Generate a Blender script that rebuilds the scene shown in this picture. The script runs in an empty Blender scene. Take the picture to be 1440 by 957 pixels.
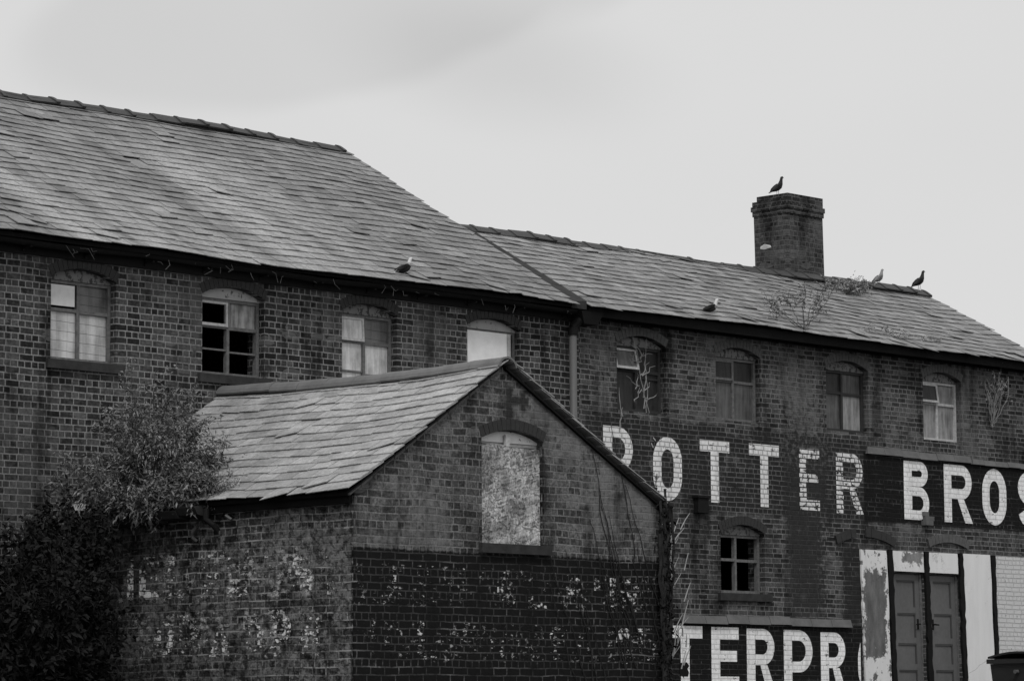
import bpy, math, random
import numpy as np
from mathutils import Matrix, Vector
from mathutils.geometry import tessellate_polygon
R = math.radians
random.seed(7); rng = np.random.default_rng(7)
SC = bpy.context.scene
COL = SC.collection

# ------------------------------------------------------------ camera
cam_d = bpy.data.cameras.new('camera'); cam = bpy.data.objects.new('camera', cam_d); COL.objects.link(cam)
def unit(v): v = np.array(v, float); return v/np.linalg.norm(v)
F, CX, CY = 4600., 720., 478.5
ax_x = unit([5200-CX, -(990-CY), -F])
x2 = -(F*F+(990-CY)*(1040-CY))/(5200-CX)
ax_y = np.array([x2, -(1040-CY), -F]); ax_y = unit(ax_y-ax_x*np.dot(ax_y, ax_x))
ax_z = np.cross(ax_x, ax_y)
rot = Matrix([list(ax_x), list(ax_y), list(ax_z)])
EYE = Vector((0, -30.398, 0.4))
cam.matrix_world = Matrix.Translation(EYE) @ rot.to_4x4()
cam_d.sensor_width = 36; cam_d.lens = 115; cam_d.clip_start = 0.5; cam_d.clip_end = 9000
SC.camera = cam

# ------------------------------------------------------------ exposure, sun, sky
SC.view_settings.view_transform = 'Standard'; SC.view_settings.look = 'None'
SC.view_settings.exposure = 0.0; SC.view_settings.gamma = 1.0
SC.view_settings.use_curve_mapping = False
SUN_DIR = Vector((-0.62, -0.60, 1.05)).normalized()        # towards the sun
sd = bpy.data.lights.new('sun', 'SUN'); sd.energy = 1.5; sd.angle = R(14); sd.color = (1.0, 0.995, 0.99)
sun = bpy.data.objects.new('sun', sd); COL.objects.link(sun)
sun.rotation_euler = SUN_DIR.to_track_quat('Z', 'Y').to_euler(); sun.location = (0, -40, 40)

# ------------------------------------------------------------ node helper
class S:
    """a socket with arithmetic"""
    def __init__(s, g, sock): s.g, s.k = g, sock
    def __add__(a, b): return a.g.m('ADD', a, b)
    __radd__ = __add__
    def __sub__(a, b): return a.g.m('SUBTRACT', a, b)
    def __rsub__(a, b): return a.g.m('SUBTRACT', b, a)
    def __mul__(a, b): return a.g.m('MULTIPLY', a, b)
    __rmul__ = __mul__
    def __truediv__(a, b): return a.g.m('DIVIDE', a, b)
class G:
    def __init__(g, nt): g.nt = nt; nt.nodes.clear()
    def node(g, t, **kw):
        n = g.nt.nodes.new(t)
        for k, v in kw.items(): setattr(n, k, v)
        return n
    def put(g, sock, v):
        if isinstance(v, S): g.nt.links.new(v.k, sock)
        elif v is not None:
            if sock.type == 'RGBA' and isinstance(v, (int, float)): v = (v, v, v, 1)
            sock.default_value = v
    def m(g, op, a, b=None, c=None, clamp=False):
        n = g.node('ShaderNodeMath', operation=op, use_clamp=clamp)
        g.put(n.inputs[0], a); g.put(n.inputs[1], b); g.put(n.inputs[2], c)
        return S(g, n.outputs[0])
    def xyz(g, x=0., y=0., z=0.):
        n = g.node('ShaderNodeCombineXYZ')
        for i, v in enumerate((x, y, z)): g.put(n.inputs[i], v)
        return S(g, n.outputs[0])
    def pos(g):
        n = g.node('ShaderNodeNewGeometry'); s = g.node('ShaderNodeSeparateXYZ')
        g.nt.links.new(n.outputs['Position'], s.inputs[0])
        return [S(g, s.outputs[i]) for i in range(3)]
    def noise(g, vec, scale=1., detail=3., rough=.55, dist=0.):
        n = g.node('ShaderNodeTexNoise'); g.put(n.inputs['Vector'], vec)
        n.inputs['Scale'].default_value = scale; n.inputs['Detail'].default_value = detail
        n.inputs['Roughness'].default_value = rough; n.inputs['Distortion'].default_value = dist
        return S(g, n.outputs['Fac'])
    def vor(g, vec, scale=1., out='Color', feature='F1'):
        n = g.node('ShaderNodeTexVoronoi', feature=feature); g.put(n.inputs['Vector'], vec)
        n.inputs['Scale'].default_value = scale
        o = S(g, n.outputs[out])
        if out == 'Color':
            s = g.node('ShaderNodeSeparateXYZ'); g.nt.links.new(o.k, s.inputs[0]); return S(g, s.outputs[0])
        return o
    def ss(g, v, a, b):                                   # smoothstep a..b -> 0..1 (a may exceed b)
        n = g.node('ShaderNodeMapRange', interpolation_type='SMOOTHSTEP'); g.put(n.inputs[0], v)
        if a < b: n.inputs[1].default_value, n.inputs[2].default_value, n.inputs[3].default_value, n.inputs[4].default_value = a, b, 0, 1
        else: n.inputs[1].default_value, n.inputs[2].default_value, n.inputs[3].default_value, n.inputs[4].default_value = b, a, 1, 0
        return S(g, n.outputs[0])
    def lerp(g, f, a, b):
        n = g.node('ShaderNodeMix', data_type='FLOAT'); g.put(n.inputs[0], f); g.put(n.inputs[2], a); g.put(n.inputs[3], b)
        return S(g, n.outputs[0])
    def attr(g, name):
        n = g.node('ShaderNodeAttribute', attribute_name=name); return S(g, n.outputs['Fac'])
    def rnd(g):
        n = g.node('ShaderNodeObjectInfo'); return S(g, n.outputs['Random'])
    def grey(g, v):
        n = g.node('ShaderNodeCombineColor')
        for i in range(3): g.put(n.inputs[i], v)
        return S(g, n.outputs[0])
    def out(g, col, rough=.85, height=None, bump=.5, dist=.01, spec=.18, alpha=None, trans=None):
        b = g.node('ShaderNodeBsdfPrincipled'); o = g.node('ShaderNodeOutputMaterial')
        g.put(b.inputs['Base Color'], g.grey(col)); g.put(b.inputs['Roughness'], rough)
        g.put(b.inputs['Specular IOR Level'], spec)
        if alpha is not None: g.put(b.inputs['Alpha'], alpha)
        if height is not None:
            bn = g.node('ShaderNodeBump'); bn.inputs['Strength'].default_value = bump; bn.inputs['Distance'].default_value = dist
            g.put(bn.inputs['Height'], height); g.nt.links.new(bn.outputs[0], b.inputs['Normal'])
        g.nt.links.new(b.outputs[0], o.inputs[0])
def material(name):
    m = bpy.data.materials.new(name); m.use_nodes = True; return m, G(m.node_tree)

# world: overcast sky, Nishita underneath a pale cloud sheet, all neutral grey
W = bpy.data.worlds.new('World'); SC.world = W; W.use_nodes = True
g = G(W.node_tree)
sky = g.node('ShaderNodeTexSky', sky_type='NISHITA'); sky.sun_disc = False
sky.sun_elevation = math.asin(SUN_DIR.z); sky.sun_rotation = math.atan2(SUN_DIR.x, SUN_DIR.y)
bw = g.node('ShaderNodeRGBToBW'); g.nt.links.new(sky.outputs[0], bw.inputs[0])
tc = g.node('ShaderNodeTexCoord'); sp = g.node('ShaderNodeSeparateXYZ'); g.nt.links.new(tc.outputs['Generated'], sp.inputs[0])
dx, dy, dz = [S(g, sp.outputs[i]) for i in range(3)]
def cam_dir(px, py):                                    # direction in which a cloud lies
    return unit(np.array([ax_x, ax_y, ax_z]) @ np.array([px-CX, -(py-CY), -F]))
wob = g.noise(g.xyz(dx, dy, dz), 9, 3, .5)-.5
def blob(px, py, ru, rv, tilt):                          # a soft elliptical cloud edge about a sky direction
    d = cam_dir(px, py); az = math.atan2(d[1], d[0])
    n = g.m('ARCTAN2', dy, dx); u = n-az; v = g.m('ARCSINE', dz)-math.asin(d[2])
    c, s_ = math.cos(tilt), math.sin(tilt)
    a = (u*c+v*s_)/ru+wob*1.0; b = (v*c-u*s_)/rv+wob*1.4
    return g.m('SQRT', a*a+b*b)
cl = g.noise(g.xyz(dx*3., dy*3., dz*8.), 1.7, 3, .45)
k1 = g.ss(blob(520, -30, .105, .034, -.25), 1.12, .86)       # the darker sheet reaching down from the upper left
k2 = g.ss(blob(700, 90, .050, .020, .25), 1.5, .1)
k3 = g.ss(blob(180, 60, .055, .022, .1), 1.4, .2)
base = 7.15-k1*.62-k2*.80-k3*.16+(cl-.5)*.5
tot = g.lerp(.04, base, S(g, bw.outputs[0]))
bg = g.node('ShaderNodeBackground'); g.put(bg.inputs[0], g.grey(tot)); bg.inputs[1].default_value = 0.1
ow = g.node('ShaderNodeOutputWorld'); g.nt.links.new(bg.outputs[0], ow.inputs[0])

# ------------------------------------------------------------ materials
def brick_nodes(g, dark=.014, light=.085, mort=.25, bloomk=1., course=.078, length=.200, wobble=.012, msize=.010, freq=2, grit=1.):
    x, y, z = g.pos(); u = x+y
    w1 = g.noise(g.xyz(u, 0, z), 1.3, 2)-.5; w2 = g.noise(g.xyz(u+37., 5., z), 9, 2)-.5
    uu = u+w1*wobble*1.5+w2*wobble*.7; vv = z+(g.noise(g.xyz(u, 9., z), 1.1, 2)-.5)*wobble*2.5+w2*wobble*.5
    b = g.node('ShaderNodeTexBrick', offset=.25, offset_frequency=2, squash=.5, squash_frequency=freq)
    g.put(b.inputs['Vector'], g.xyz(uu, vv, 0)); b.inputs['Scale'].default_value = 1
    b.inputs['Color1'].default_value = (0, 0, 0, 1); b.inputs['Color2'].default_value = (1, 1, 1, 1)
    b.inputs['Mortar'].default_value = (.5, .5, .5, 1)
    b.inputs['Mortar Size'].default_value = msize; b.inputs['Mortar Smooth'].default_value = .35; b.inputs['Bias'].default_value = 0
    b.inputs['Brick Width'].default_value = length; b.inputs['Row Height'].default_value = course
    r = g.m('MULTIPLY', S(g, b.outputs['Color']), 1.0)
    fac = S(g, b.outputs['Fac'])
    fine = g.noise(g.xyz(u, 0, z), 60, 3, .6); mid0 = g.noise(g.xyz(u, 3., z), 14, 3, .6); mid = (mid0-.5)*1.7+.5; gr = (g.noise(g.xyz(u, 7., z), 34, 3, .65)-.5)*2.4*grit+.5
    big = g.noise(g.xyz(u*1.0, 3., z*.8), .9, 4, .6); strk = g.noise(g.xyz(u*2.2, 1., z*.35), 1.6, 4, .6)
    rr = g.m('POWER', r, 1.5)
    bc = g.lerp(rr, dark, light)*(mid*.8+.6)*g.m('MAXIMUM', gr*1.0+.5, .15)*(fine*.5+.75)
    mc = mort*(fine*.9+.52)*(mid*.6+.67)*g.m('MAXIMUM', gr*.5+.75, .3)
    # lime bloom that smears bricks and joints together, soot that darkens whole areas
    bloom = g.ss(big+(mid-.5)*.30, .47, .66)
    bc = g.lerp(bloom*.5*bloomk, bc, light*1.15+fine*.04); mc = g.lerp(bloom*.45*bloomk, mc, light*1.2)
    f = g.m('MULTIPLY', fac, g.ss(g.noise(g.xyz(u, 8., z), 5, 3), .22, .42))
    col = g.lerp(f, bc, mc)
    soot = g.m('MINIMUM', g.ss(strk, .52, .34)*.50+g.ss(big, .47, .30)*.45+g.ss(g.noise(g.xyz(u, 11., z), 3.2, 4, .65), .50, .36)*.30, .8)
    col = col*(1.-soot)
    pale = g.ss(g.vor(g.xyz(uu*4.44, 0., vv*12.5), 1.0), .93, .97)*(1.-fac)
    col = g.lerp(pale*.45, col, .16)
    chip = g.ss(g.noise(g.xyz(u, 6., z), 22, 2, .5), .74, .80)
    col = col+chip*.10
    h = (1.-fac)*1.0+mid*.35+fine*.15
    return dict(u=u, x=x, y=y, z=z, col=col, fac=f, h=h, mid=mid, fine=fine, big=big, strk=strk)
def boxmask(g, d, x0, x1, z0, z1, soft=.05, wob=.12, ax='x'):
    n1 = (d['mid']-.5)*wob; n2 = (d['big']-.5)*wob
    a = d[ax]+n1+n2; b = d['z']+n1*.7-n2
    return g.ss(a, x0-soft, x0+soft)*g.ss(a, x1+soft, x1-soft)*g.ss(b, z0-soft, z0+soft)*g.ss(b, z1+soft, z1-soft)
def paint(g, d, mask, val, wear_lo=.35, wear_hi=.5, mortar=.5):
    """old paint over the bricks: flakes off where noise says, thinner on the joints"""
    wear = g.ss(g.noise(g.xyz(d['u'], 2., d['z']*1.3), 3.2, 5, .65), wear_lo, wear_hi)
    mexp = g.ss(g.noise(g.xyz(d['u']*1.1, 5., d['z']*9.), 1.3, 3, .6), .53, .66)
    k = mask*wear*(1.-d['fac']*((1-mortar)+mexp*(mortar*.55)))
    d['col'] = g.lerp(k, d['col'], val*(d['fine']*.6+.7)*(d['mid']*.6+.7))

def mat_main():
    m, g = material('soot stained brick'); d = brick_nodes(g)
    g.out(d['col'], .9, d['h'], .9, .014); return m
def mat_right():
    m, g = material('brick with painted sign bands'); d = brick_nodes(g, dark=.022, light=.105, mort=.20, course=.0705, length=.205, freq=4, bloomk=1.3)
    paint(g, d, boxmask(g, d, 32.9, 39.2, 3.36, 4.60, .03, .10), .022, .30, .52, .45)      # upper name band
    paint(g, d, boxmask(g, d, 39.05, 44.5, 3.36, 4.42, .012, .05), .007, .05, .22, .93)     # blacker panel
    paint(g, d, boxmask(g, d, 33.0, 38.95, -.5, 1.80, .012, .04), .007, .05, .25, .9)       # lower name band
    paint(g, d, boxmask(g, d, 37.25, 38.05, 1.9, 4.5, .12, .5), .030, .1, .5, .9)          # long damp stain
    paint(g, d, boxmask(g, d, 38.5, 39.0, 1.8, 3.0, .05, .2), .022, .1, .5, .9)
    wm = boxmask(g, d, 37.2, 38.3, 4.2, 5.2, .2, .6)
    d['col'] = g.lerp(wm*g.ss(d['mid'], .45, .7)*.5, d['col'], .16)
    wl = boxmask(g, d, 42.28, 44.5, 1.0, 2.95, .015, .03)
    wear = g.ss(g.noise(g.xyz(d['u'], 2., d['z']), 9, 4, .6), .30, .36)
    d['col'] = g.lerp(wl*wear*(1.-d['fac']*.25), d['col'], .62*(d['fine']*.3+.85))
    g.out(d['col'], .88, d['h'], .9, .014); return m
def mat_out():
    m, g = material('outbuilding brick'); d = brick_nodes(g, dark=.042, light=.150, mort=.20, course=.083, length=.21, freq=3, bloomk=1.4, wobble=.028, grit=1.5)
    bl = boxmask(g, d, 24.0, 29.2, -.5, 2.27, .012, .05)*g.ss(d['y'], -4.70, -4.74)
    paint(g, d, bl, .007, .10, .34, .78)
    hk = g.m('MAXIMUM', boxmask(g, d, 26.40, 26.52, 3.78, 4.16, .03, .06), boxmask(g, d, 26.42, 26.78, 3.95, 4.06, .03, .08))
    hk = g.m('MAXIMUM', hk, boxmask(g, d, 26.64, 26.74, 3.88, 4.12, .03, .06))*g.ss(d['y'], -4.70, -4.74)
    d['col'] = g.lerp(hk*.85, d['col'], .018)
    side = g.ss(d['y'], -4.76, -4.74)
    # crumbling, lime-smeared side wall
    lime = g.ss(g.noise(g.xyz(d['u'], 4., d['z']), 6, 5, .7), .50, .66)*side*g.ss(d['z'], 2.62, 2.45)
    d['col'] = g.lerp(lime*.7, d['col'], .27*(d['fine']*.8+.6))
    jl = g.ss(g.noise(g.xyz(d['u']*1.2, 5., d['z']*9.), 1.3, 3, .6), .50, .62)*d['fac']*side
    d['col'] = g.lerp(jl*.75, d['col'], .36)
    top = boxmask(g, d, -6., -2.35, 2.50, 3.0, .03, .05, 'y')*side
    d['col'] = g.lerp(top*d['fac']*.8, d['col'], .24)
    pit = g.ss(g.noise(g.xyz(d['u'], 14., d['z']*1.2), 11, 4, .7), .50, .40)*side
    d['col'] = d['col']*(1.-pit*.65)
    rows_ = g.m('MAXIMUM', g.ss(d['z'], 1.76, 1.80)*g.ss(d['z'], 2.34, 2.30), g.ss(d['z'], 1.10, 1.14)*g.ss(d['z'], 1.66, 1.62))
    patch = g.ss(g.noise(g.xyz(d['u'], 21., d['z']*.7), 3.0, 2, .5), .46, .58)
    fl = g.ss(g.noise(g.xyz(d['u'], 17., d['z']*1.5), 11, 5, .7), .52, .58)*rows_*patch*side*g.ss(d['y'], -4.2, -4.0)
    d['col'] = g.lerp(fl*.8, d['col'], .50)
    rows2 = g.m('MAXIMUM', g.ss(d['z'], 1.64, 1.68)*g.ss(d['z'], 2.12, 2.08), g.ss(d['z'], 1.04, 1.08)*g.ss(d['z'], 1.52, 1.48))*(1.-side)
    fl2 = g.ss(g.noise(g.xyz(d['u'], 19., d['z']*1.6), 13, 5, .7), .575, .62)*rows2*g.ss(g.noise(g.xyz(d['u'], 25., d['z']*.6), 3.4, 2, .5), .47, .57)
    d['col'] = g.lerp(fl2*.8, d['col'], .45)
    far_dark = g.ss(d['y'], -2.6, -.4)*side  # side wall grows darker towards the main wall
    d['col'] = d['col']*(1.-far_dark*.55)
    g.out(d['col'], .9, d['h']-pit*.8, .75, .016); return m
def mat_chimney():
    m, g = material('chimney brick'); d = brick_nodes(g, dark=.018, light=.085, mort=.12, wobble=.02)
    g.out(d['col'], .9, d['h'], .8, .016); return m
def mat_slate(name, lo, hi, streak=.5, lichen=None, rough=.55):
    m, g = material(name); x, y, z = g.pos(); r = g.attr('rnd')
    s1 = g.noise(g.xyz(x*1.0, y*.22, 0), 1.1, 4, .6); s2 = g.noise(g.xyz(x, y*.3, 4.), 5, 3, .6)
    fine = g.noise(g.xyz(x, y, z), 45, 3, .65)
    gr = g.noise(g.xyz(x, y*.8, z), 17, 4, .7)
    col = g.lerp(r, lo*.93, hi*1.07)*(fine*1.1+.45)*(s2*1.2+.4)*((gr-.5)*1.3+1.)
    col = col*(1.-g.ss(s1, .5, .32)*streak)
    if lichen:
        x0, x1, amt = lichen
        band = g.ss(g.noise(g.xyz(x*1.1+y*.15, y*.12, 9.), 1.0, 3, .55), .42, .60)
        speck = g.ss(g.noise(g.xyz(x, y, z), 24, 4, .7), .42, .62)
        mk = g.ss(x, x0, x0+1.)*g.ss(x, x1+2.6, x1-.6)*g.ss(y, 4.0, 2.3)
        col = g.lerp(mk*(band*.85+.15)*(speck*.6+.4)*amt, col, .46)
    g.out(col, rough, fine*.5+s2*.5, .35, .006, spec=.42); return m
def mat_plain(name, val, rough=.7, var=.35, scale=12., spec=.3, bump=.3, streaky=False):
    m, g = material(name); x, y, z = g.pos()
    n = g.noise(g.xyz(x+y, y, z*(.2 if streaky else 1.)), scale, 4, .6); f = g.noise(g.xyz(x, y, z), scale*5, 3, .6)
    g.out(val*(1.-var+n*2*var)*(f*.4+.8), rough, n*.6+f*.4, bump, .006, spec=spec); return m
def mat_peel(name, paintv, under, thr=.45, scale=9., patch=None):
    m, g = material(name); x, y, z = g.pos(); u = x+y
    n = g.noise(g.xyz(u, 1., z*.8), scale, 5, .68); f = g.noise(g.xyz(u, 0, z), 50, 3, .6)
    k = g.ss(n, thr-.015, thr+.015)
    if patch:
        for (x0, x1, z0, z1) in patch:
            nn = (g.noise(g.xyz(u, 7., z), 7, 6, .68)-.5)*.50
            a = x+nn; b = z+nn*1.5
            k = k*(1.-g.ss(a, x0-.02, x0+.02)*g.ss(a, x1+.02, x1-.02)*g.ss(b, z0-.03, z0+.03)*g.ss(b, z1+.03, z1-.03))
    crack = g.ss(g.vor(g.xyz(u*.7+n*1.1, 1., z*1.6+n*1.3), 1.3, 'Distance', 'DISTANCE_TO_EDGE')+g.ss(g.noise(g.xyz(u, 3., z), 1.4), .55, .42)*.05, .0, .012)
    wash = g.noise(g.xyz(u*3, 1., z*.6), 2, 4, .6)
    col = g.lerp(k, under*(f*.7+.6)*(g.noise(g.xyz(u*1.5, 4., z*.5), 4, 5, .65)*2.2-.15), paintv*(f*.15+.92)*(wash*.3+.84))
    col = col*(crack*.4+.6)
    g.out(col, .75, k*.7+f*.2, .5, .006); return m
def mat_letter(name, val, joint, flake, jdark=.03, scale=6., patchy=0., bk={}):
    """white sign paint over brickwork; joints show through, flakes are gone"""
    m, g = material(name); d = brick_nodes(g, **bk)
    n = g.noise(g.xyz(d['u'], 2., d['z']*1.4), scale, 5, .68)
    if patchy: n = n+(g.noise(g.xyz(d['u'], 12., d['z']*1.5), 1.9, 2, .5)-.5)*patchy+(d['mid']-.5)*.10-d['fac']*.04
    run = g.noise(g.xyz(d['u']*9., 2., d['z']*.8), 1.2, 4, .6)
    col = g.lerp(d['fac']*joint, val*(d['fine']*.5+.72)*(d['mid']*.3+.85)*(run*.7+.64), jdark)
    a = g.ss(n, flake-.03, flake+.03)
    g.out(col, .8, d['h'], .5, .01, alpha=a); return m

M = dict(
    main=mat_main(), right=mat_right(), outb=mat_out(), chim=mat_chimney(),
    slate=mat_slate('weathered slate', .135, .235, .50, (23.2, 27.8, 1.0)),
    slate2=mat_slate('slate', .155, .26, .36),
    slate3=mat_slate('pale slate', .29, .39, .12, rough=.5),
    ridge=mat_plain('blue clay ridge tile', .05, .6, .35, 5),
    ridge3=mat_plain('worn ridge tile', .15, .65, .45, 2.5),
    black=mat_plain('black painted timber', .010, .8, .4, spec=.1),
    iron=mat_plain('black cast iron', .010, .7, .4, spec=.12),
    pipe=mat_plain('grey painted pipe', .11, .55, .25, 4, streaky=True),
    arch=mat_plain('dark rubbed brick', .034, .85, .45, 14),
    arch2=mat_plain('arch brick', .085, .85, .5, 14),
    stone=mat_plain('sooty stone', .03, .85, .9, 9),
    ledge=mat_plain('weathered lead', .11, .6, .6, 4),
    frame=mat_plain('weathered frame paint', .13, .75, .8, 22),
    framew=mat_plain('old white frame paint', .46, .65, .55, 24),
    framed=mat_plain('rotten dark frame', .035, .8, .5, 14),
    board=mat_plain('white board', .88, .5, .04, 1.2),
    board2=mat_plain('pale board', .70, .6, .10, 2),
    door=mat_plain('grey door paint', .115, .6, .22, 4, streaky=True),
    doord=mat_plain('door moulding', .06, .6, .3, 6),
    mortar=mat_plain('crumbling mortar', .10, .9, .5, 10),
    dark=mat_plain('dark void boards', .012, .9, .4),
    bin=mat_plain('dark plastic bin', .022, .45, .2, 3, spec=.5),
    rubber=mat_plain('rubber', .015, .8, .2),
    yard=mat_plain('yard asphalt', .05, .9, .4, 2),
    twig=mat_plain('pale dry twig', .27, .8, .35, 20),
    stem=mat_plain('brown stem', .05, .85, .4, 20),
    stemd=mat_plain('dark climbing stem', .02, .85, .4, 20),
    droppings=mat_plain('lime patch', .62, .8, .2, 20),
)
RB = dict(course=.0705, length=.205, freq=4)
OB = dict(course=.083, length=.21, freq=3, wobble=.028)
M['peel'] = mat_peel('peeling white render', .74, .15, .42, 8, patch=[(38.98, 39.50, 1.35, 2.62)])
M['peel2'] = mat_peel('cracked white render', .76, .20, .30, 5)
M['peel3'] = mat_peel('white render with worn top', .76, .22, .36, 7, patch=[(39.95, 40.45, 2.76, 2.96)])
M['headw'] = mat_peel('flaking white timber', .36, .10, .40, 12)
M['headb'] = mat_peel('chalky white timber', .74, .15, .36, 12)
M['headg'] = mat_peel('flaking grey timber', .17, .06, .47, 14)
M['L1'] = mat_letter('white name lettering', .80, .60, .39, .07, scale=5, bk=RB)
M['L1w'] = mat_letter('worn name lettering', .74, 1., .44, scale=8, bk=RB)
M['L2'] = mat_letter('bright name lettering', .88, .25, .37, .10, scale=6, bk=RB)
M['G1'] = mat_letter('ghost lettering', .72, .7, .575, scale=13, patchy=.55, bk=OB)
M['G2'] = mat_letter('last flecks of lettering', .66, .4, .635, scale=14, patchy=.55, bk=OB)
def mat_osb():
    m, g = material('chipboard sheet'); x, y, z = g.pos()
    w = g.noise(g.xyz(x, 0, z), 5, 2)*1.2
    v1 = g.vor(g.xyz(x*24.+w*9+z*12, 0., z*50.-x*12), 1.0); v2 = g.vor(g.xyz(x*80., 3., z*40.+w*8+x*22), 1.)
    n = g.noise(g.xyz(x, 0, z), 3, 4, .6)
    col = (g.m('POWER', v1, 1.3)*.34+g.m('POWER', v2, 2)*.26+.07)*(g.ss(n, .3, .62)*.8+.45)
    g.out(col, .75, v1, .3, .004); return m
M['osb'] = mat_osb()
def mat_glass(name, lo, hi, kind='curtain', rough=.35):
    """grimy panes: dust, drapes or wire netting behind show as soft vertical folds or thin lines"""
    m, g = material(name); x, y, z = g.pos()
    r = g.rnd()
    fold = g.noise(g.xyz(x*1.0+r*9, 0, z*.12), 16 if kind == 'curtain' else 6, 3, .6)
    dirt = g.noise(g.xyz(x, r*5, z), 3.2, 4, .6); f = g.noise(g.xyz(x, 0, z), 30, 3, .6)
    col = g.lerp(g.ss(fold*.6+dirt*.5, .35, .72), lo, hi)*(f*.3+.85)
    if kind == 'wire':
        q = g.m('FRACT', (z+x*.03)/.115+g.noise(g.xyz(x, 0, z), 2)*.3)
        ln = g.ss(g.m('ABSOLUTE', q-.5), .46, .485)
        q2 = g.m('FRACT', x/.16); ln2 = g.ss(g.m('ABSOLUTE', q2-.5), .48, .49)*.5
        col = col*(1.-g.m('MAXIMUM', ln, ln2)*.72)
    g.out(col, rough, f, .15, .003, spec=.25); return m
M['g_pale'] = mat_glass('dusty wired glass', .26, .62, 'wire')
M['g_mid'] = mat_glass('dirty wired glass', .06, .17, 'wire')
M['g_cur'] = mat_glass('pale curtained glass', .30, .68)
M['g_cur2'] = mat_glass('grey curtained glass', .035, .12)
M['g_cur3'] = mat_glass('light grey curtained glass', .12, .34)
M['g_dark'] = mat_glass('dark glass', .010, .035, rough=.5)
M['g_stain'] = mat_glass('stained curtain glass', .05, .42, rough=.5)
def mat_leaf(name, lo, hi, rough=.5, spec=.4):
    m, g = material(name); r = g.attr('rnd'); x, y, z = g.pos()
    n = g.noise(g.xyz(x, y, z), 2.2, 3, .6)
    g.out(g.lerp(r, lo, hi)*(n*1.2+.4), rough, spec=spec); return m
M['leaf'] = mat_leaf('shrub leaf', .04, .27, spec=.3)
M['leafd'] = mat_leaf('dark thicket leaf', .004, .020, .7, .12)  # leaf colour near black: shade around the thicket is put into it
M['leafr'] = mat_leaf('dusty sapling leaf', .12, .36)
M['seed'] = mat_leaf('dry seed head', .22, .5, .8, .2)
def mat_bird():
    m, g = material('pigeon plumage'); t = g.attr('rnd'); x, y, z = g.pos()
    g.out(t*(g.noise(g.xyz(x, y, z), 40, 2)*.5+.75), .7, spec=.2); return m
M['bird'] = mat_bird()

# ------------------------------------------------------------ mesh helpers
class MB:
    def __init__(s): s.v = []; s.f = []; s.a = []
    def add(s, vs, fs, a=.5):
        o = len(s.v); s.v += [tuple(map(float, p)) for p in vs]; s.f += [tuple(i+o for i in f) for f in fs]; s.a += [a]*len(fs)
    def box(s, x0, x1, y0, y1, z0, z1, a=.5):
        s.add([(x0, y0, z0), (x1, y0, z0), (x1, y1, z0), (x0, y1, z0), (x0, y0, z1), (x1, y0, z1), (x1, y1, z1), (x0, y1, z1)],
              [(0, 3, 2, 1), (4, 5, 6, 7), (0, 1, 5, 4), (1, 2, 6, 5), (2, 3, 7, 6), (3, 0, 4, 7)], a)
    def hexa(s, p, a=.5):                                   # eight corners, bottom then top
        s.add(p, [(0, 3, 2, 1), (4, 5, 6, 7), (0, 1, 5, 4), (1, 2, 6, 5), (2, 3, 7, 6), (3, 0, 4, 7)], a)
    def prism(s, pts, y0, y1, a=.5):                         # polygon in X,Z extruded along Y
        n = len(pts); v = [(p[0], y0, p[1]) for p in pts]+[(p[0], y1, p[1]) for p in pts]
        tri = tessellate_polygon([[Vector((p[0], p[1], 0)) for p in pts]])
        f = [tuple(t) for t in tri]+[tuple(i+n for i in reversed(t)) for t in tri]+[(i, (i+1) % n, (i+1) % n+n, i+n) for i in range(n)]
        s.add(v, f, a)
    def tube(s, pts, r0, r1=None, n=5, a=.5):
        r1 = r0 if r1 is None else r1; P = [Vector(p) for p in pts]; vs = []; fs = []
        for i, p in enumerate(P):
            t = (P[min(i+1, len(P)-1)]-P[max(i-1, 0)]).normalized()
            q = t.cross(Vector((0, 0, 1))); q = q if q.length > 1e-3 else t.cross(Vector((1, 0, 0))); q.normalize(); w = t.cross(q)
            r = r0+(r1-r0)*i/(len(P)-1)
            for k in range(n):
                c = 2*math.pi*k/n; vs.append(p+q*math.cos(c)*r+w*math.sin(c)*r)
        for i in range(len(P)-1):
            for k in range(n): fs.append((i*n+k, i*n+(k+1) % n, (i+1)*n+(k+1) % n, (i+1)*n+k))
        fs.append(tuple(range(n))[::-1]); fs.append(tuple(range((len(P)-1)*n, len(P)*n)))
        s.add(vs, fs, a)
    def build(s, name, mat, parent=None, smooth=False, fix=True):
        me = bpy.data.meshes.new(name); me.from_pydata(s.v, [], s.f)
        at = me.attributes.new('rnd', 'FLOAT', 'FACE'); at.data.foreach_set('value', s.a)
        if fix:
            import bmesh
            b = bmesh.new(); b.from_mesh(me); bmesh.ops.recalc_face_normals(b, faces=b.faces); b.to_mesh(me); b.free()
        if smooth: me.polygons.foreach_set('use_smooth', [True]*len(me.polygons))
        me.materials.append(mat); me.update()
        o = bpy.data.objects.new(name, me); COL.objects.link(o)
        if parent is not None: o.parent = parent; o.matrix_parent_inverse = world_of(parent).inverted()
        return o
def world_of(o):                                          # things are Empties with a location; every part sits at the world origin
    return Matrix.Translation(o.location) if o.type == 'EMPTY' else Matrix.Identity(4)
def tag(o, label=None, cat=None, group=None, kind=None):
    for k, v in (('label', label), ('category', cat), ('group', group), ('kind', kind)):
        if v: o[k] = v
    return o
def thing(name, loc, label, cat, group=None):
    o = bpy.data.objects.new(name, None); COL.objects.link(o); o.location = loc; o.empty_display_size = .3
    return tag(o, label, cat, group)
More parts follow.
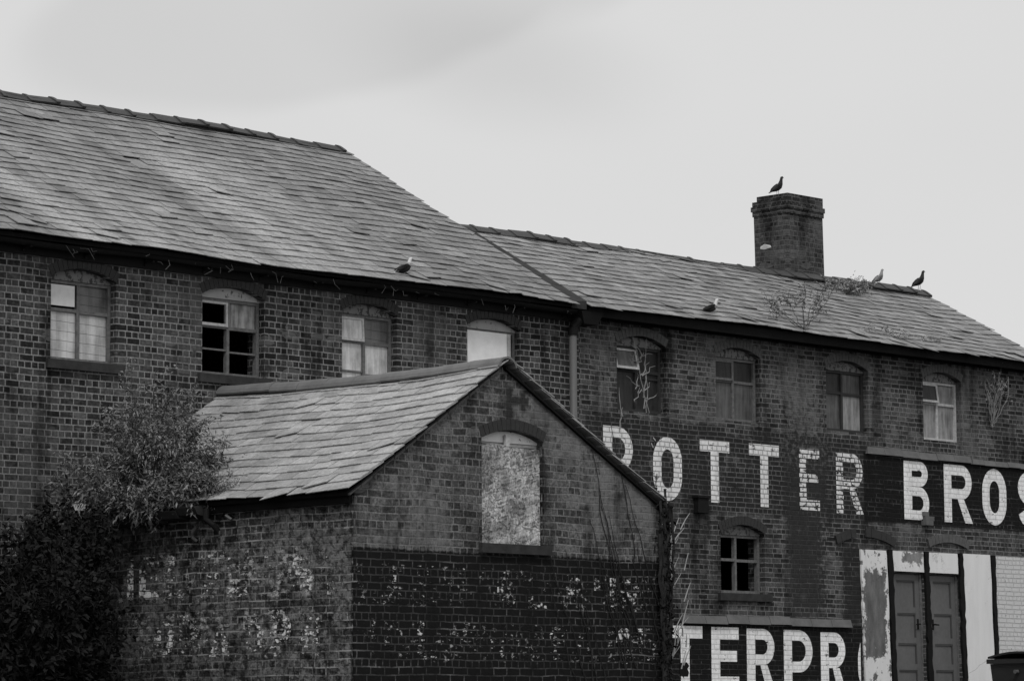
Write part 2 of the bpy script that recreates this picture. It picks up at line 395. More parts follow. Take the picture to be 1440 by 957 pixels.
def wall_mesh(outline, holes, y0, y1, mat, name, parent, swap=False):
    """a wall with real openings: outline and holes are loops in (x, z), thickness y0..y1; swap puts it along Y"""
    loops = [outline]+holes; fl = [Vector((p[0], p[1], 0)) for l in loops for p in l]
    tri = tessellate_polygon([[Vector((p[0], p[1], 0)) for p in l] for l in loops]); n = len(fl); mb = MB()
    T = (lambda a, b, c: (b, a, c)) if swap else (lambda a, b, c: (a, b, c))
    v = [T(p.x, y0, p.y) for p in fl]+[T(p.x, y1, p.y) for p in fl]
    f = [tuple(t) for t in tri]+[tuple(i+n for i in reversed(t)) for t in tri]; o = 0
    for l in loops:
        k = len(l); f += [(o+i, o+(i+1) % k, o+(i+1) % k+n, o+i+n) for i in range(k)]; o += k
    mb.add(v, f)
    return mb.build(name, mat, parent)
def arch_loop(x0, x1, z0, zs, zc, n=10):
    """opening with a segmental head: spring height zs, crown zc"""
    pts = [(x0, z0), (x1, z0)]; w = x1-x0; h = zc-zs; r = (w*w/4+h*h)/(2*h); cx, cz = (x0+x1)/2, zc-r; a = math.asin(w/2/r)
    for i in range(n+1):
        t = a-2*a*i/n; pts.append((cx+r*math.sin(t), cz+r*math.cos(t)))
    return pts
def arch_pts(x0, x1, zs, zc, off=0., n=10, ext=0.):
    w = x1-x0; h = zc-zs; r = (w*w/4+h*h)/(2*h); cx, cz = (x0+x1)/2, zc-r; a = math.asin(w/2/r)*(1+ext)
    return [(cx+(r+off)*math.sin(-a+2*a*i/n), cz+(r+off)*math.cos(-a+2*a*i/n)) for i in range(n+1)]

# ------------------------------------------------------------ ground
gm = MB()
ys = [3000, 60, 14, -6, -12, -20, -30.4, -60, -3000]; zs = [0, 0, 0, 0, -.35, -.8, -1.2, -1.3, -1.3]
xs = [-3000, -60, 0, 20, 40, 60, 120, 3000]
for i in range(len(ys)-1):
    for j in range(len(xs)-1):
        gm.add([(xs[j], ys[i], zs[i]), (xs[j+1], ys[i], zs[i]), (xs[j+1], ys[i+1], zs[i+1]), (xs[j], ys[i+1], zs[i+1])], [(0, 1, 2, 3)])
tag(gm.build('ground', M['yard']), kind='structure')

# ------------------------------------------------------------ window builder
def pane(parent, x0, x1, z0, z1, y, mat, name='pane'):
    mb = MB(); mb.box(x0, x1, y, y+.006, z0, z1); return mb.build(name, M[mat], parent)
def window(parent, x0, x1, z0, zs, zc, panes, frame='frame', head='headg', sill='stone', split=.36, cx=.5, yb=0., bars=(), vent=None, archm='arch', ext=.0, archt=.125, label=None, arch=True, sillw=.07, lean=0.):
    """panes: (top left, top right, bottom left, bottom right) material names, None = glass gone, black room behind"""
    Y = yb+.10; fw = .048; mb = MB(); zt = zs-.03
    zm = zt-(zt-z0)*split; xm = x0+(x1-x0)*cx
    mb.box(x0+.004, x0+fw, Y, Y+.07, z0+.004, zt); mb.box(x1-fw, x1-.004, Y, Y+.07, z0+.004, zt)
    mb.box(x0+fw, x1-fw, Y+.003, Y+.067, z0+.004, z0+fw); mb.box(x0+fw, x1-fw, Y+.003, Y+.067, zt-.035, zt)
    mb.box(xm-fw*.45, xm+fw*.45, Y+.006, Y+.064, z0+fw, zt-.035)
    mb.box(x0+fw, xm-fw*.45, Y+.009, Y+.061, zm-.02, zm+.02); mb.box(xm+fw*.45, x1-fw, Y+.009, Y+.061, zm-.028, zm+.012)
    for (bx0, bx1, bz) in bars: mb.box(bx0, bx1, Y+.012, Y+.05, bz-.011, bz+.011)
    w = mb.build('window', M[frame], parent)
    if label: w['label'] = label
    hb = MB(); top = arch_pts(x0+.006, x1-.006, zs-.004, zc-.006); hb.prism([(x0+.006, zt+.003)]+top+[(x1-.006, zt+.003)], Y-.012, Y+.06); hb.build('head_board', M[head], w)
    cells = [(x0+fw, xm-fw*.45, zm+.02, zt-.035), (xm+fw*.45, x1-fw, zm+.012, zt-.035), (x0+fw, xm-fw*.45, z0+fw, zm-.02), (xm+fw*.45, x1-fw, z0+fw, zm-.028)]
    for i, (c, pm) in enumerate(zip(cells, panes)):
        if pm: pane(w, c[0], c[1], c[2], c[3], Y+.035, pm)
    if vent:                                                  # a top-hung light left ajar
        i, vm, ang, glass = vent; c = cells[i]; a = R(ang); h = c[3]-c[2]; fb = MB(); y0 = Y-.004
        def pt(x, t, d): return (x, y0-math.sin(a)*t-d*math.cos(a), c[3]-math.cos(a)*t+d*math.sin(a))
        def bar(xa, xb, ta, tb):
            fb.hexa([pt(xa, tb, 0), pt(xb, tb, 0), pt(xb, tb, -.03), pt(xa, tb, -.03), pt(xa, ta, 0), pt(xb, ta, 0), pt(xb, ta, -.03), pt(xa, ta, -.03)])
        bar(c[0]-.012, c[0]+.02, 0, h+.015); bar(c[1]-.02, c[1]+.012, 0, h+.015); bar(c[0]+.02, c[1]-.02, 0, .028); bar(c[0]+.02, c[1]-.02, h-.02, h+.015)
        fo = fb.build('vent_sash', M[vm], w)
        if glass:
            q = MB(); q.add([pt(c[0]+.02, .028, -.012), pt(c[1]-.02, .028, -.012), pt(c[1]-.02, h-.02, -.012), pt(c[0]+.02, h-.02, -.012)], [(0, 1, 2, 3)]); q.build('pane', M[glass], w)
    if sill:
        sb = MB(); sb.box(x0-sillw, x1+sillw+.03, yb-.055, yb+.098, z0-.105, z0+.002); sb.build('sill', M[sill], w)
    if arch:
        n = 15; ab = MB(); e = ext
        inn = arch_pts(x0, x1, zs, zc, 0.004, n*4, e); out = arch_pts(x0, x1, zs, zc, archt, n*4, e)
        for i in range(n):
            j = i*4; k = j+4; sh = .05
            def mixp(a, b, t): return (a[0]+(b[0]-a[0])*t, a[1]+(b[1]-a[1])*t)
            A, B, C_, D = mixp(inn[j], inn[k], sh), mixp(inn[j], inn[k], 1-sh), mixp(out[j], out[k], 1-sh), mixp(out[j], out[k], sh)
            ab.prism([A, B, C_, D], yb-.006-random.random()*.003, yb+.02, random.random())
        ab.build('brick_arch', M[archm], w)
    return w

# ------------------------------------------------------------ roofs of single slates
def slate_field(x0, x1, y_e, z_e, slope, rows, gauge, width, sag, side=-1, seed=1, ragged=.012, missing=(), slipped=(), thick=.009, x_end_jit=.02):
    """slates laid from the eave up; side -1 faces -Y. Slope is dz/dy; returns a builder"""
    rs = random.Random(seed); mb = MB(); th = math.atan(slope); cs, sn = math.cos(th), math.sin(th); L = gauge*2.15; tilt = .028
    def P(x, s, h):
        yy = y_e-side*0+(-side)*(s*cs)*1.0; yy = y_e+s*cs*(1 if side < 0 else -1)
        return (x, yy+(-sn*h if side < 0 else sn*h), z_e+s*sn+h*cs+sag(x, s))
    for r in range(rows):
        x = x0-(width*.5 if r % 2 else 0)+rs.uniform(-.01, .01)
        while x < x1-.02:
            w = width*rs.uniform(.93, 1.07); xa = max(x, x0+rs.uniform(-1, 1)*x_end_jit); xb = min(x+w-.008, x1+rs.uniform(-1, 1)*x_end_jit); x += w
            if xb-xa < .05: continue
            s0 = r*gauge+rs.gauss(0, ragged*.55)
            key = None
            for (mx, mr) in missing:
                if mr == r and xa <= mx < xb+.005: key = 'gone'
            for (mx, mr, dd) in slipped:
                if mr == r and xa <= mx < xb+.005: key = dd
            if key == 'gone': continue
            lift = .006+rs.random()*.006; skew = rs.gauss(0, .006)
            if rs.random() < .04: lift += rs.random()*.02; skew += rs.gauss(0, .02)
            if rs.random() < .015: s0 -= rs.random()*.05
            if isinstance(key, float): s0 -= key; lift += .012; skew += .05
            s1 = min(s0+L, rows*gauge+.02)
            a = min(1, max(0, rs.gauss(.5, .24)))
            ha, hb = lift+tilt*.72+rs.uniform(0, .004), lift+tilt*.72+rs.uniform(0, .004); ht = lift*.3
            t = thick*rs.uniform(.8, 1.3)
            mb.hexa([P(xa, s0+skew, ha), P(xb, s0-skew, hb), P(xb, s1, ht), P(xa, s1, ht), P(xa, s0+skew, ha+t), P(xb, s0-skew, hb+t), P(xb, s1, ht+t), P(xa, s1, ht+t)], a)
    return mb
def deck(x0, x1, ya, za, yb_, zb, t=.05):
    mb = MB(); n = 1
    mb.hexa([(x0, ya, za-t), (x1, ya, za-t), (x1, yb_, zb-t), (x0, yb_, zb-t), (x0, ya, za), (x1, ya, za), (x1, yb_, zb), (x0, yb_, zb)])
    return mb
def ridge_tile_mesh(L, w=.16, h=.10, collar=.016, rnd=False, t=.016):
    mb = MB(); prof = []
    N = 9
    for i in range(N):
        u = -1+2*i/(N-1)
        if rnd: a = u*R(80); prof.append((math.sin(a)*w, (math.cos(a)-1)*h*1.1))
        else: prof.append((u*w, -abs(u)**1.25*h))
    def shell(xa, xb, g):
        v = []; f = []
        for x in (xa, xb):
            for (a, b) in prof: v.append((x, a*(1+g*6), b+g+.002))
            for (a, b) in prof: v.append((x, a*.9, b-t))
        for i in range(N-1):
            f += [(i, i+1, 2*N+i+1, 2*N+i), (N+i, 3*N+i, 3*N+i+1, N+i+1), (i, N+i, N+i+1, i+1), (2*N+i, 2*N+i+1, 3*N+i+1, 3*N+i)]
        f += [(0, 2*N, 3*N, N), (N-1, 2*N-1, 4*N-1, 3*N-1)]
        mb.add(v, f)
    shell(.0, L-.05, 0.); shell(L-.05, L+.012, collar)
    me = bpy.data.meshes.new('ridge_tile'); me.from_pydata(mb.v, [], mb.f)
    me.attributes.new('rnd', 'FLOAT', 'FACE'); me.materials.append(M['ridge']); return me
def place_tiles(me, parent, p0, p1, L, sagf=lambda t: 0, jit=.008, rev=False):
    p0, p1 = Vector(p0), Vector(p1); D = (p1-p0); n = int(D.length/L+.5)
    for i in range(n):
        t = i/n; q = p0+D*t+Vector((0, 0, sagf(t))); q2 = p0+D*((i+1)/n)+Vector((0, 0, sagf((i+1)/n))); d = q2-q
        o = bpy.data.objects.new('ridge_tile', me); COL.objects.link(o); o.parent = parent; o.matrix_parent_inverse = world_of(parent).inverted()
        ang = math.atan2(d.y, d.x); pit = -math.atan2(d.z, math.hypot(d.x, d.y))
        o.rotation_euler = (random.gauss(0, .03), pit+random.gauss(0, .012), ang); o.location = q+Vector((0, 0, random.gauss(0, jit)))
def sag_main(x, s): return .009*math.sin(x*.83+1)+.007*math.sin(x*2.3)+.010*math.sin(x*1.1+s*1.7)

# ============================================================ LEFT WAREHOUSE
A = thing('brick_warehouse', (22, 4.3, 0), 'long sooty brick warehouse with the taller mottled slate roof and four arched upper windows', 'warehouse')
ZS, ZC = 5.64, 5.76
wx = [(23.65, 24.63), (25.98, 27.0), (28.32, 29.29), (30.59, 31.6)]
extra = [(16.6, 17.6), (18.95, 19.95), (21.3, 22.3)]
holes = [arch_loop(a, b, 4.65, ZS, ZC) for a, b in wx+extra]
wall_mesh([(10, -.4), (32.76, -.4), (32.76, 6.02), (10, 6.02)], holes, 0, .32, M['main'], 'front_wall', A)
mb = MB(); mb.box(10, 32.72, 8.4, 8.68, -.4, 6.05); mb.build('rear_wall', M['main'], A)
for xw in (10.0, 32.05):
    wall_mesh([(.325, -.4), (8.395, -.4), (8.395, 6.0), (4.34, 8.58), (.325, 6.02)], [], xw, xw+.3, M['main'], 'end_wall', A, swap=True)
mb = MB(); mb.box(10.3, 32.05, .325, 8.395, 4.1, 4.2); mb.build('upper_floor', M['dark'], A)
SL = .582
rf = slate_field(9.9, 32.42, -.32, 6.02, SL, 26, .2065, .29, sag_main, seed=3, missing=((24.1, 20), (26.9, 16)),
                 slipped=((23.2, 3, .07), (23.5, 2, .05), (24.4, 1, .06), (30.9, 1, .09), (29.4, 1, .06), (31.2, 11, .04))).build('slate_roof', M['slate'], A, fix=False)
rows_r = slate_field(9.9, 32.42, 9.0, 6.02, SL, 26, .2065, .29, sag_main, side=1, seed=4)
rows_r.build('slate_roof', M['slate'], A, fix=False)
for (ya, yb_) in ((-.24, 4.34), (8.92, 4.34)):
    deck(9.95, 32.38, ya, 6.02+.03, yb_, 6.02+.03+4.58*SL).build('roof_deck', M['black'], rf)
RZ = 6.02+4.66*SL+.075
tm = ridge_tile_mesh(.44, .17, .11)
place_tiles(tm, rf, (16.0, 4.34, RZ), (32.28, 4.34, RZ), .44, lambda t: .02*math.sin(t*17))
mb = MB(); mb.box(9.9, 32.3, 4.24, 4.44, RZ-.13, RZ-.055); mb.build('ridge_mortar', M['mortar'], rf)
mb = MB(); mb.box(9.9, 32.70, -.045, -.003, 5.85, 6.02); mb.build('eave_dark_board', M['black'], A)  # black board added; its colour carries the shade and soot band under the eaves
def gutter(x0, x1, y, z, par, r=.055, sagk=.012, brk=True):
    mb = MB(); n = int((x1-x0)/.5)+1; K = 7; vs = []; fs = []
    for i in range(n+1):
        x = x0+(x1-x0)*i/n; zz = z+sagk*math.sin(x*1.3)+sagk*.7*math.sin(x*3.1)
        for k in range(K): a = math.pi+math.pi*k/(K-1); vs.append((x, y+math.cos(a)*r, zz+math.sin(a)*r*1.1))
        for k in range(K): a = math.pi+math.pi*k/(K-1); vs.append((x, y+math.cos(a)*(r-.008), zz+math.sin(a)*(r*1.1-.008)))
    for i in range(n):
        o = i*2*K; q = o+2*K
        for k in range(K-1): fs += [(o+k, o+k+1, q+k+1, q+k), (o+K+k, q+K+k, q+K+k+1, o+K+k+1)]
        fs += [(o, q, q+K, o+K), (o+K-1, o+2*K-1, q+2*K-1, q+K-1)]
    mb.add(vs, fs)
    x = x0+.3
    while x < x1 and brk:
        mb.box(x, x+.03, y-r-.006, y+r+.05, z-r*1.1-.03, z-r*1.1-.012); mb.box(x, x+.03, y+r+.03, y+r+.045, z-.12, z+.03); x += .92
    return mb.build('gutter', M['iron'], par)
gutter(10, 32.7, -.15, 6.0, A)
# loose debris sticking from the gutter
mb = MB()
for i in range(30):
    x = random.choice([random.gauss(24.0, .35), random.gauss(26.3, .5), random.gauss(29.2, .8), random.uniform(22.8, 32.5)]); z = 5.98+random.uniform(-.05, .05); y = -.17+random.uniform(-.06, .03)
    mb.tube([(x, y, z), (x+random.uniform(-.06, .06), y-.03, z-random.uniform(.0, .08)), (x+random.uniform(-.1, .1), y-.04, z-random.uniform(.02, .14))], .004, .002, 3)
tag(mb.build('gutter_debris', M['twig'], A), kind='stuff')
# windows, left to right
for a, b in extra: window(A, a, b, 4.65, ZS, ZC, ('g_mid',)*4, sill='stone')
window(A, *wx[0], 4.65, ZS, ZC, (None, 'g_mid', 'g_pale', 'g_pale'), label='window with one bright board in its upper left light')
o = A.children[-1]; pane(o, wx[0][0]+.03, 24.08, 5.31, 5.56, .10, 'board2', 'board')
window(A, *wx[1], 4.65, ZS, ZC, (None, 'g_stain', None, None), bars=((26.03, 26.46, 4.98), (26.50, 26.95, 4.96)), vent=(0, 'framew', 1, None), head='headw', label='window with black broken lower lights')
window(A, *wx[2], 4.65, ZS, ZC, (None, 'g_mid', 'g_cur', 'g_cur'), bars=((28.37, 28.78, 4.88), (28.82, 29.25, 4.85)), vent=(0, 'framew', 3, 'g_cur'), label='curtained window above the outbuilding ridge')
window(A, *wx[3], 4.65, ZS, ZC, (None,)*4, head='headw', label='window closed with a plain white board')
o = A.children[-1]; mb = MB(); mb.box(30.605, 31.43, .085, .098, 4.66, 5.585); mb.build('board', M['board'], o)
mb = MB(); mb.box(31.435, 31.50, .082, .099, 4.66, 5.585); mb.build('board', M['framew'], o)
# downpipe with its clogged hopper where the two buildings meet
mb = MB(); mb.tube([(32.53, -.11, 5.72), (32.53, -.11, 3.2), (32.53, -.11, .05)], .052, .052, 12); 
dp = mb.build('downpipe', M['pipe'], A, smooth=True)
for z in (5.70, 4.4, 3.1, 1.6):
    mb = MB(); mb.tube([(32.53, -.11, z-.05), (32.53, -.11, z+.05)], .070, .070, 12); mb.build('pipe_collar', M['iron'], dp)
mb = MB(); mb.tube([(32.53, -.11, 5.74), (32.60, -.14, 5.84), (32.72, -.16, 5.93)], .062, .075, 10); mb.build('pipe_bend', M['iron'], dp)
mb = MB(); mb.hexa([(32.62, -.24, 5.80), (32.90, -.24, 5.80), (32.90, -.01, 5.80), (32.62, -.01, 5.80), (32.54, -.27, 5.97), (32.98, -.27, 5.97), (32.98, -.01, 5.97), (32.54, -.01, 5.97)])
mb.build('rain_hopper', M['iron'], dp)

# ============================================================ RIGHT WAREHOUSE
B = thing('brick_warehouse', (38, 2.3, 0), 'lower brick warehouse on the right with white sign lettering and a brick chimney', 'warehouse')
bx = [(33.54, 34.57), (35.65, 36.66), (38.18, 39.2), (40.57, 41.56)]
holes = [arch_loop(a, b, 4.69, ZS, ZC) for a, b in bx]+[arch_loop(35.71, 36.70, 2.21, 3.08, 3.20)]
holes += [[(39.70, -.0), (40.50, -.0), (40.50, 2.62), (39.70, 2.62)], [(40.64, -.0), (41.42, -.0), (41.42, 2.62), (40.64, 2.62)]]
wall_mesh([(32.76, -.4), (43.72, -.4), (43.72, 6.02), (32.76, 6.02)], holes, 0, .32, M['right'], 'front_wall', B)
mb = MB(); mb.box(32.76, 43.72, 4.5, 4.8, -.4, 6.02); mb.build('rear_wall', M['right'], B)
wall_mesh([(.325, -.4), (4.495, -.4), (4.495, 5.98), (2.25, 7.22), (.325, 6.02)], [], 43.42, 43.72, M['right'], 'end_wall', B, swap=True)
mb = MB(); mb.box(32.8, 43.4, .325, 4.495, 3.9, 4.0); mb.build('upper_floor', M['dark'], B)
SR = .538
def sag_r(x, s): return sag_main(x, s)+.02*math.sin((x-32.8)*.57)+.02*(x-33)/10
rf2 = slate_field(32.68, 43.68, -.32, 6.01, SR, 15, .1965, .27, sag_r, seed=9, missing=((39.9, 1), (42.85, 1)),
                  slipped=((39.6, 1, .10), (41.4, 0, .05), (42.6, 1, .12), (38.9, 1, .05), (36.2, 1, .05), (33.1, 0, .05), (40.2, 0, .06), (34.8, 2, .05))).build('slate_roof', M['slate2'], B, fix=False)
slate_field(32.68, 43.68, 4.82, 6.01, SR, 15, .1965, .27, sag_r, side=1, seed=10).build('slate_roof', M['slate2'], B, fix=False)
for (ya, yb_) in ((-.24, 2.25), (4.74, 2.25)):
    deck(32.72, 43.64, ya, 6.01+.035, yb_, 6.01+.035+2.49*SR, .13).build('roof_deck', M['black'], rf2)
RZ2 = 6.01+2.57*SR+.07
tm2 = ridge_tile_mesh(.40, .17, .11, .012)
place_tiles(tm2, rf2, (32.56, 2.25, RZ2-.01), (43.64, 2.25, RZ2+.03), .40, lambda t: .02*math.sin(t*9))
mb = MB(); mb.box(32.7, 43.7, 2.15, 2.35, RZ2-.14, RZ2-.05); mb.build('ridge_mortar', M['mortar'], rf2)
mb = MB()                                                  # mortar fillet along the stepped verge
for i in range(9):
    y0 = -.25+i*.255; y1 = y0+.25; zz = lambda y: 6.02+(y+.32)*.555+.035
    mb.hexa([(32.36, y0, zz(y0)-.1), (32.66, y0, zz(y0)-.1), (32.66, y1, zz(y1)-.1), (32.36, y1, zz(y1)-.1), (32.40+random.uniform(-.03, .03), y0, zz(y0)-.01), (32.66, y0, zz(y0)+.02), (32.66, y1, zz(y1)+.02), (32.40+random.uniform(-.03, .03), y1, zz(y1)-.01)])
mb.build('verge_fillet', M['stone'], rf2)
mb = MB(); mb.box(32.8, 43.72, -.045, -.003, 5.91, 6.03); mb.build('eave_dark_board', M['black'], B)  # same added board: shade below the eaves put into black timber
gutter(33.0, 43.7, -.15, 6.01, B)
# chimney: stack, oversailing courses, leaning a hair
ch = MB()
cxa, cxb, cya, cyb = 40.31, 41.23, 2.42, 3.10
def stack(x0, x1, y0, y1, z0, z1, l0=0, l1=0):
    ch.hexa([(x0+l0, y0, z0), (x1+l0, y0, z0), (x1+l0, y1, z0), (x0+l0, y1, z0), (x0+l1, y0, z1), (x1+l1, y0, z1), (x1+l1, y1, z1), (x0+l1, y1, z1)])
stack(cxa, cxb, cya, cyb, 6.6, 8.46, .02, -.03)
stack(cxa-.02, cxb-.01, cya-.03, cyb+.02, 8.463, 8.54, -.02, -.02)
stack(cxa-.035, cxb+.002, cya-.045, cyb+.04, 8.543, 8.62, -.02, -.02)
stack(cxa-.02, cxb-.02, cya-.02, cyb+.02, 8.623, 8.70, -.02, -.02)
stack(cxa+.0, cxb-.02, cya-.02, cyb-.06, 8.703, 8.785, -.02, -.02)
cho = ch.build('chimney', M['chim'], rf2)
mb = MB(); mb.box(cxa-.04, cxb+.05, cya-.03, cyb+.03, 7.38, 7.52); mb.build('chimney_flashing', M['stone'], cho)
mb = MB(); n = 10; c0 = Vector((cxa-.01, 2.86, 7.95))
mb.add([c0+Vector((-.035 if k else 0, 0, 0))*0+Vector((-.012, (.12+.02*math.sin(k*2.3))*math.cos(2*math.pi*k/n), (.030+.008*math.sin(k*1.7))*math.sin(2*math.pi*k/n)+.02*max(0, math.cos(4*math.pi*k/n))*0)) for k in range(n)]+[c0+Vector((-.035, .01, .05))], [(k, (k+1) % n, n) for k in range(n)]+[tuple(range(n))])
mb.build('lime_patch', M['droppings'], cho)
# windows of the right warehouse
Zr = 4.69
window(B, *bx[0], Zr, ZS, ZC, (None, 'g_dark', 'g_dark', 'g_dark'), 'framed', 'headg', None, archm='arch2', vent=(0, 'framew', 13, 'g_cur2'), bars=((34.10, 34.52, 5.18),), label='dark window overgrown by a dead creeper, small top light ajar')
window(B, *bx[1], Zr, ZS, ZC, ('g_dark', 'g_dark', 'g_cur2', 'g_cur2'), 'frame', 'headg', None, archm='arch2', vent=(0, 'frame', 2, 'g_dark'), label='window with dull grey curtains below dark top lights')
window(B, *bx[2], Zr, ZS, ZC, ('g_dark', 'g_cur2', 'g_cur2', 'g_cur3'), 'framed', 'headg', None, archm='arch2', label='window with drooping curtains in a dark rotten frame')
window(B, *bx[3], Zr, ZS, ZC, (None, 'g_cur3', 'g_cur3', 'g_cur3'), 'framew', 'headg', None, archm='arch2', vent=(0, 'framew', 9, 'g_dark'), label='pale curtained window in a white frame')
window(B, 35.71, 36.70, 2.21, 3.08, 3.20, (None,)*4, 'frame', 'headg', 'stone', cx=.46, split=.42, label='empty black lower window under the lettering')
# lead flashings over the painted panels
mb = MB()
for (x0, x1, z, h, sl) in ((39.10, 41.75, 4.385, .11, -.012), (41.77, 43.70, 4.365, .085, -.008)):
    n = 6
    for i in range(n):
        a, b = x0+(x1-x0)*i/n, x0+(x1-x0)*(i+1)/n-.006; za = z+sl*(i/n)+random.uniform(-.008, .008)
        mb.hexa([(a+(.08 if i == 0 else 0)*0, -.05, za), (b, -.05, za), (b, -.002, za), (a, -.002, za), (a+(.05 if i == 0 else 0), -.012, za+h), (b, -.012, za+h), (b, -.002, za+h), (a+(.05 if i == 0 else 0), -.002, za+h)])
mb.build('flashing', M['ledge'], B)
mb = MB()
for i in range(8):
    a = 34.85+i*.476; za = 1.775+random.uniform(-.012, .012)
    mb.hexa([(a, -.06, za), (a+.468, -.06, za), (a+.468, -.002, za), (a, -.002, za), (a, -.02, za+.115), (a+.468, -.02, za+.115), (a+.468, -.002, za+.115), (a, -.002, za+.115)])
mb.build('flashing', M['ledge'], B)
mb = MB(); mb.box(35.13, 35.36, -.09, -.002, 3.33, 3.54); mb.box(35.10, 35.39, -.11, -.002, 3.543, 3.575); mb.build('vent_box', M['iron'], B)
mb = MB(); mb.box(40.46, 40.64, -.10, -.002, 3.36, 3.43); mb.box(40.50, 40.70, -.075, -.002, 3.433, 3.50); mb.box(40.48, 40.60, -.05, -.002, 3.503, 3.57); mb.build('broken_bracket', M['ledge'], B)
# remains of two old brick arches over the doors
for (xa, xb, zs_, zc_, spans, mt) in ((40.62, 41.62, 3.03, 3.12, ((0, 12),), 'mortar'), (38.35, 39.75, 3.00, 3.13, ((0, 4), (6, 12)), 'arch')):
    n = 12; inn = arch_pts(xa, xb, zs_, zc_, 0, n); out = arch_pts(xa, xb, zs_, zc_, .13, n)
    for (i0, i1) in spans:
        ab = MB()
        for i in range(i0, i1):
            p, q, r_, t = inn[i], inn[i+1], out[i+1], out[i]
            ab.prism([(p[0]+.004, p[1]), (q[0]-.004, q[1]), (r_[0]-.004, r_[1]), (t[0]+.004, t[1])], -.03-random.random()*.01, -.002)
        ab.build('brick_arch', M[mt], B)
# rendered door bay
def lean(mb, k=.03, z0=2.9):                               # the whole bay leans a little with age
    mb.v = [(x+(z0-z)*k, y, z) for (x, y, z) in mb.v]; return mb
def wobbly(x0, x1, z0, z1, y0, y1, amp=.012, n=14):
    L = [(x0+random.uniform(-amp, amp), z0+(z1-z0)*i/n) for i in range(n+1)]; Rr = [(x1+random.uniform(-amp, amp), z0+(z1-z0)*i/n) for i in range(n+1)]
    mb = MB(); mb.prism(L+Rr[::-1], y0, y1); return mb
lean(wobbly(38.92, 39.55, .02, 2.94, -.03, -.002)).build('render_panel', M['peel'], B)
lean(wobbly(39.70, 40.46, 2.64, 2.945, -.03, -.002, .006, 4)).build('render_panel', M['peel3'], B)
lean(wobbly(40.60, 41.34, 2.64, 2.95, -.03, -.002, .006, 4)).build('render_panel', M['peel2'], B)
lean(wobbly(41.49, 42.20, .02, 2.96, -.03, -.002)).build('render_panel', M['peel2'], B)
for (a, b) in ((39.575, 39.685), (40.485, 40.585), (41.375, 41.470), (42.225, 42.315)):
    p = lean(wobbly(a, b, .0, 2.96, -.045, -.001, .016, 34)); p.build('timber_post', M['black'], B)
def door(x0, x1, lab):
    mb = MB(); Y = .06; zt = 2.60; z0 = .02
    zr = [zt-.08, 2.06, 1.60, 1.20, .82, .44, z0+.1]
    mb.box(x0, x0+.10, Y, Y+.05, z0, zt); mb.box(x1-.10, x1, Y, Y+.05, z0, zt)
    for i, z in enumerate([zt-.04]+zr[1:-1]+[z0+.05]):
        mb.box(x0+.10, x1-.10, Y+.002, Y+.048, z-.045, z+.045)
    d = lean(mb, .03, 2.6).build('door', M['door'], B)
    pm = MB(); pm.box(x0+.09, x1-.09, Y+.022, Y+.035, z0+.02, zt-.02); lean(pm, .03, 2.6).build('door_panel', M['door'], d)
    mm = MB(); zz = [zt-.04]+zr[1:-1]+[z0+.05]
    for i in range(len(zz)-1):
        a, b = zz[i]-.045, zz[i+1]+.045
        mm.box(x0+.101, x1-.101, Y+.006, Y+.021, a-.024, a-.001); mm.box(x1-.122, x1-.101, Y+.0065, Y+.0205, b+.001, a-.026)
    lean(mm, .03, 2.6).build('moulding', M['doord'], d)
    hm = MB(); hx = x1-.06 if lab == 0 else x0+.06
    hm.tube([(hx, Y-.002, 1.85), (hx, Y-.05, 1.85), (hx+(.09 if lab else -.09), Y-.05, 1.845)], .014, .012, 6); hm.box(hx-.02, hx+.02, Y-.008, Y-.001, 1.77, 1.93)
    lean(hm, .03, 2.6).build('door_handle', M['iron'], d)
    fm = MB(); fm.box(x0-.045, x0-.004, Y-.02, Y+.06, z0, zt+.01); fm.box(x1+.004, x1+.045, Y-.02, Y+.06, z0, zt+.01); fm.box(x0-.045, x1+.045, Y-.022, Y+.058, zt+.012, zt+.05)
    lean(fm, .03, 2.6).build('door_frame', M['frame'], d)
door(39.775, 40.44, 0); door(40.70, 41.36, 1)
mb = MB(); mb.box(39.5, 41.6, .34, .40, -.1, 2.9); mb.build('boarding', M['dark'], B)

# ------------------------------------------------------------ sign lettering
def ribbon(path, t):
    """constant-width band along a path, as a list of quads"""
    P = [np.array(p, float) for p in path]; n = len(P); L = []; Rr = []
    closed = np.linalg.norm(P[0]-P[-1]) < 1e-6
    for i in range(n):
        a = P[i-1] if i > 0 else (P[-2] if closed else None); b = P[i+1] if i < n-1 else (P[1] if closed else None)
        d1 = (P[i]-a)/np.linalg.norm(P[i]-a) if a is not None else None; d2 = (b-P[i])/np.linalg.norm(b-P[i]) if b is not None else None
        d = d1 if d2 is None else d2 if d1 is None else d1+d2
        d = d/np.linalg.norm(d); nn = np.array([-d[1], d[0]]); k = 1.
        if d1 is not None and d2 is not None: k = 1/max(.5, abs(np.dot(nn, np.array([-d1[1], d1[0]]))))
        L.append(P[i]+nn*t/2*k); Rr.append(P[i]-nn*t/2*k)
    return [[L[i], L[i+1], Rr[i+1], Rr[i]] for i in range(n-1)]
def arc(cx, cz, rx, rz, a0, a1, n=9): return [(cx+rx*math.cos(R(a0+(a1-a0)*i/n)), cz+rz*math.sin(R(a0+(a1-a0)*i/n))) for i in range(n+1)]
def bowl(xs_, w, zt, zb, t):                               # D-shaped stroke from the stem round and back
    h = zt-zb-t; r = min(h/2, (w-xs_)*.80); x = w-t/2-r
    return ribbon([(xs_, zt-t/2), (x, zt-t/2)]+arc(x, zt-t/2-r, r, r, 90, 0, 7)[1:]+arc(x, zb+t/2+r, r, r, 0, -90, 7)[(0 if h > 2*r+1e-3 else 1):]+[(xs_, zb+t/2)], t)
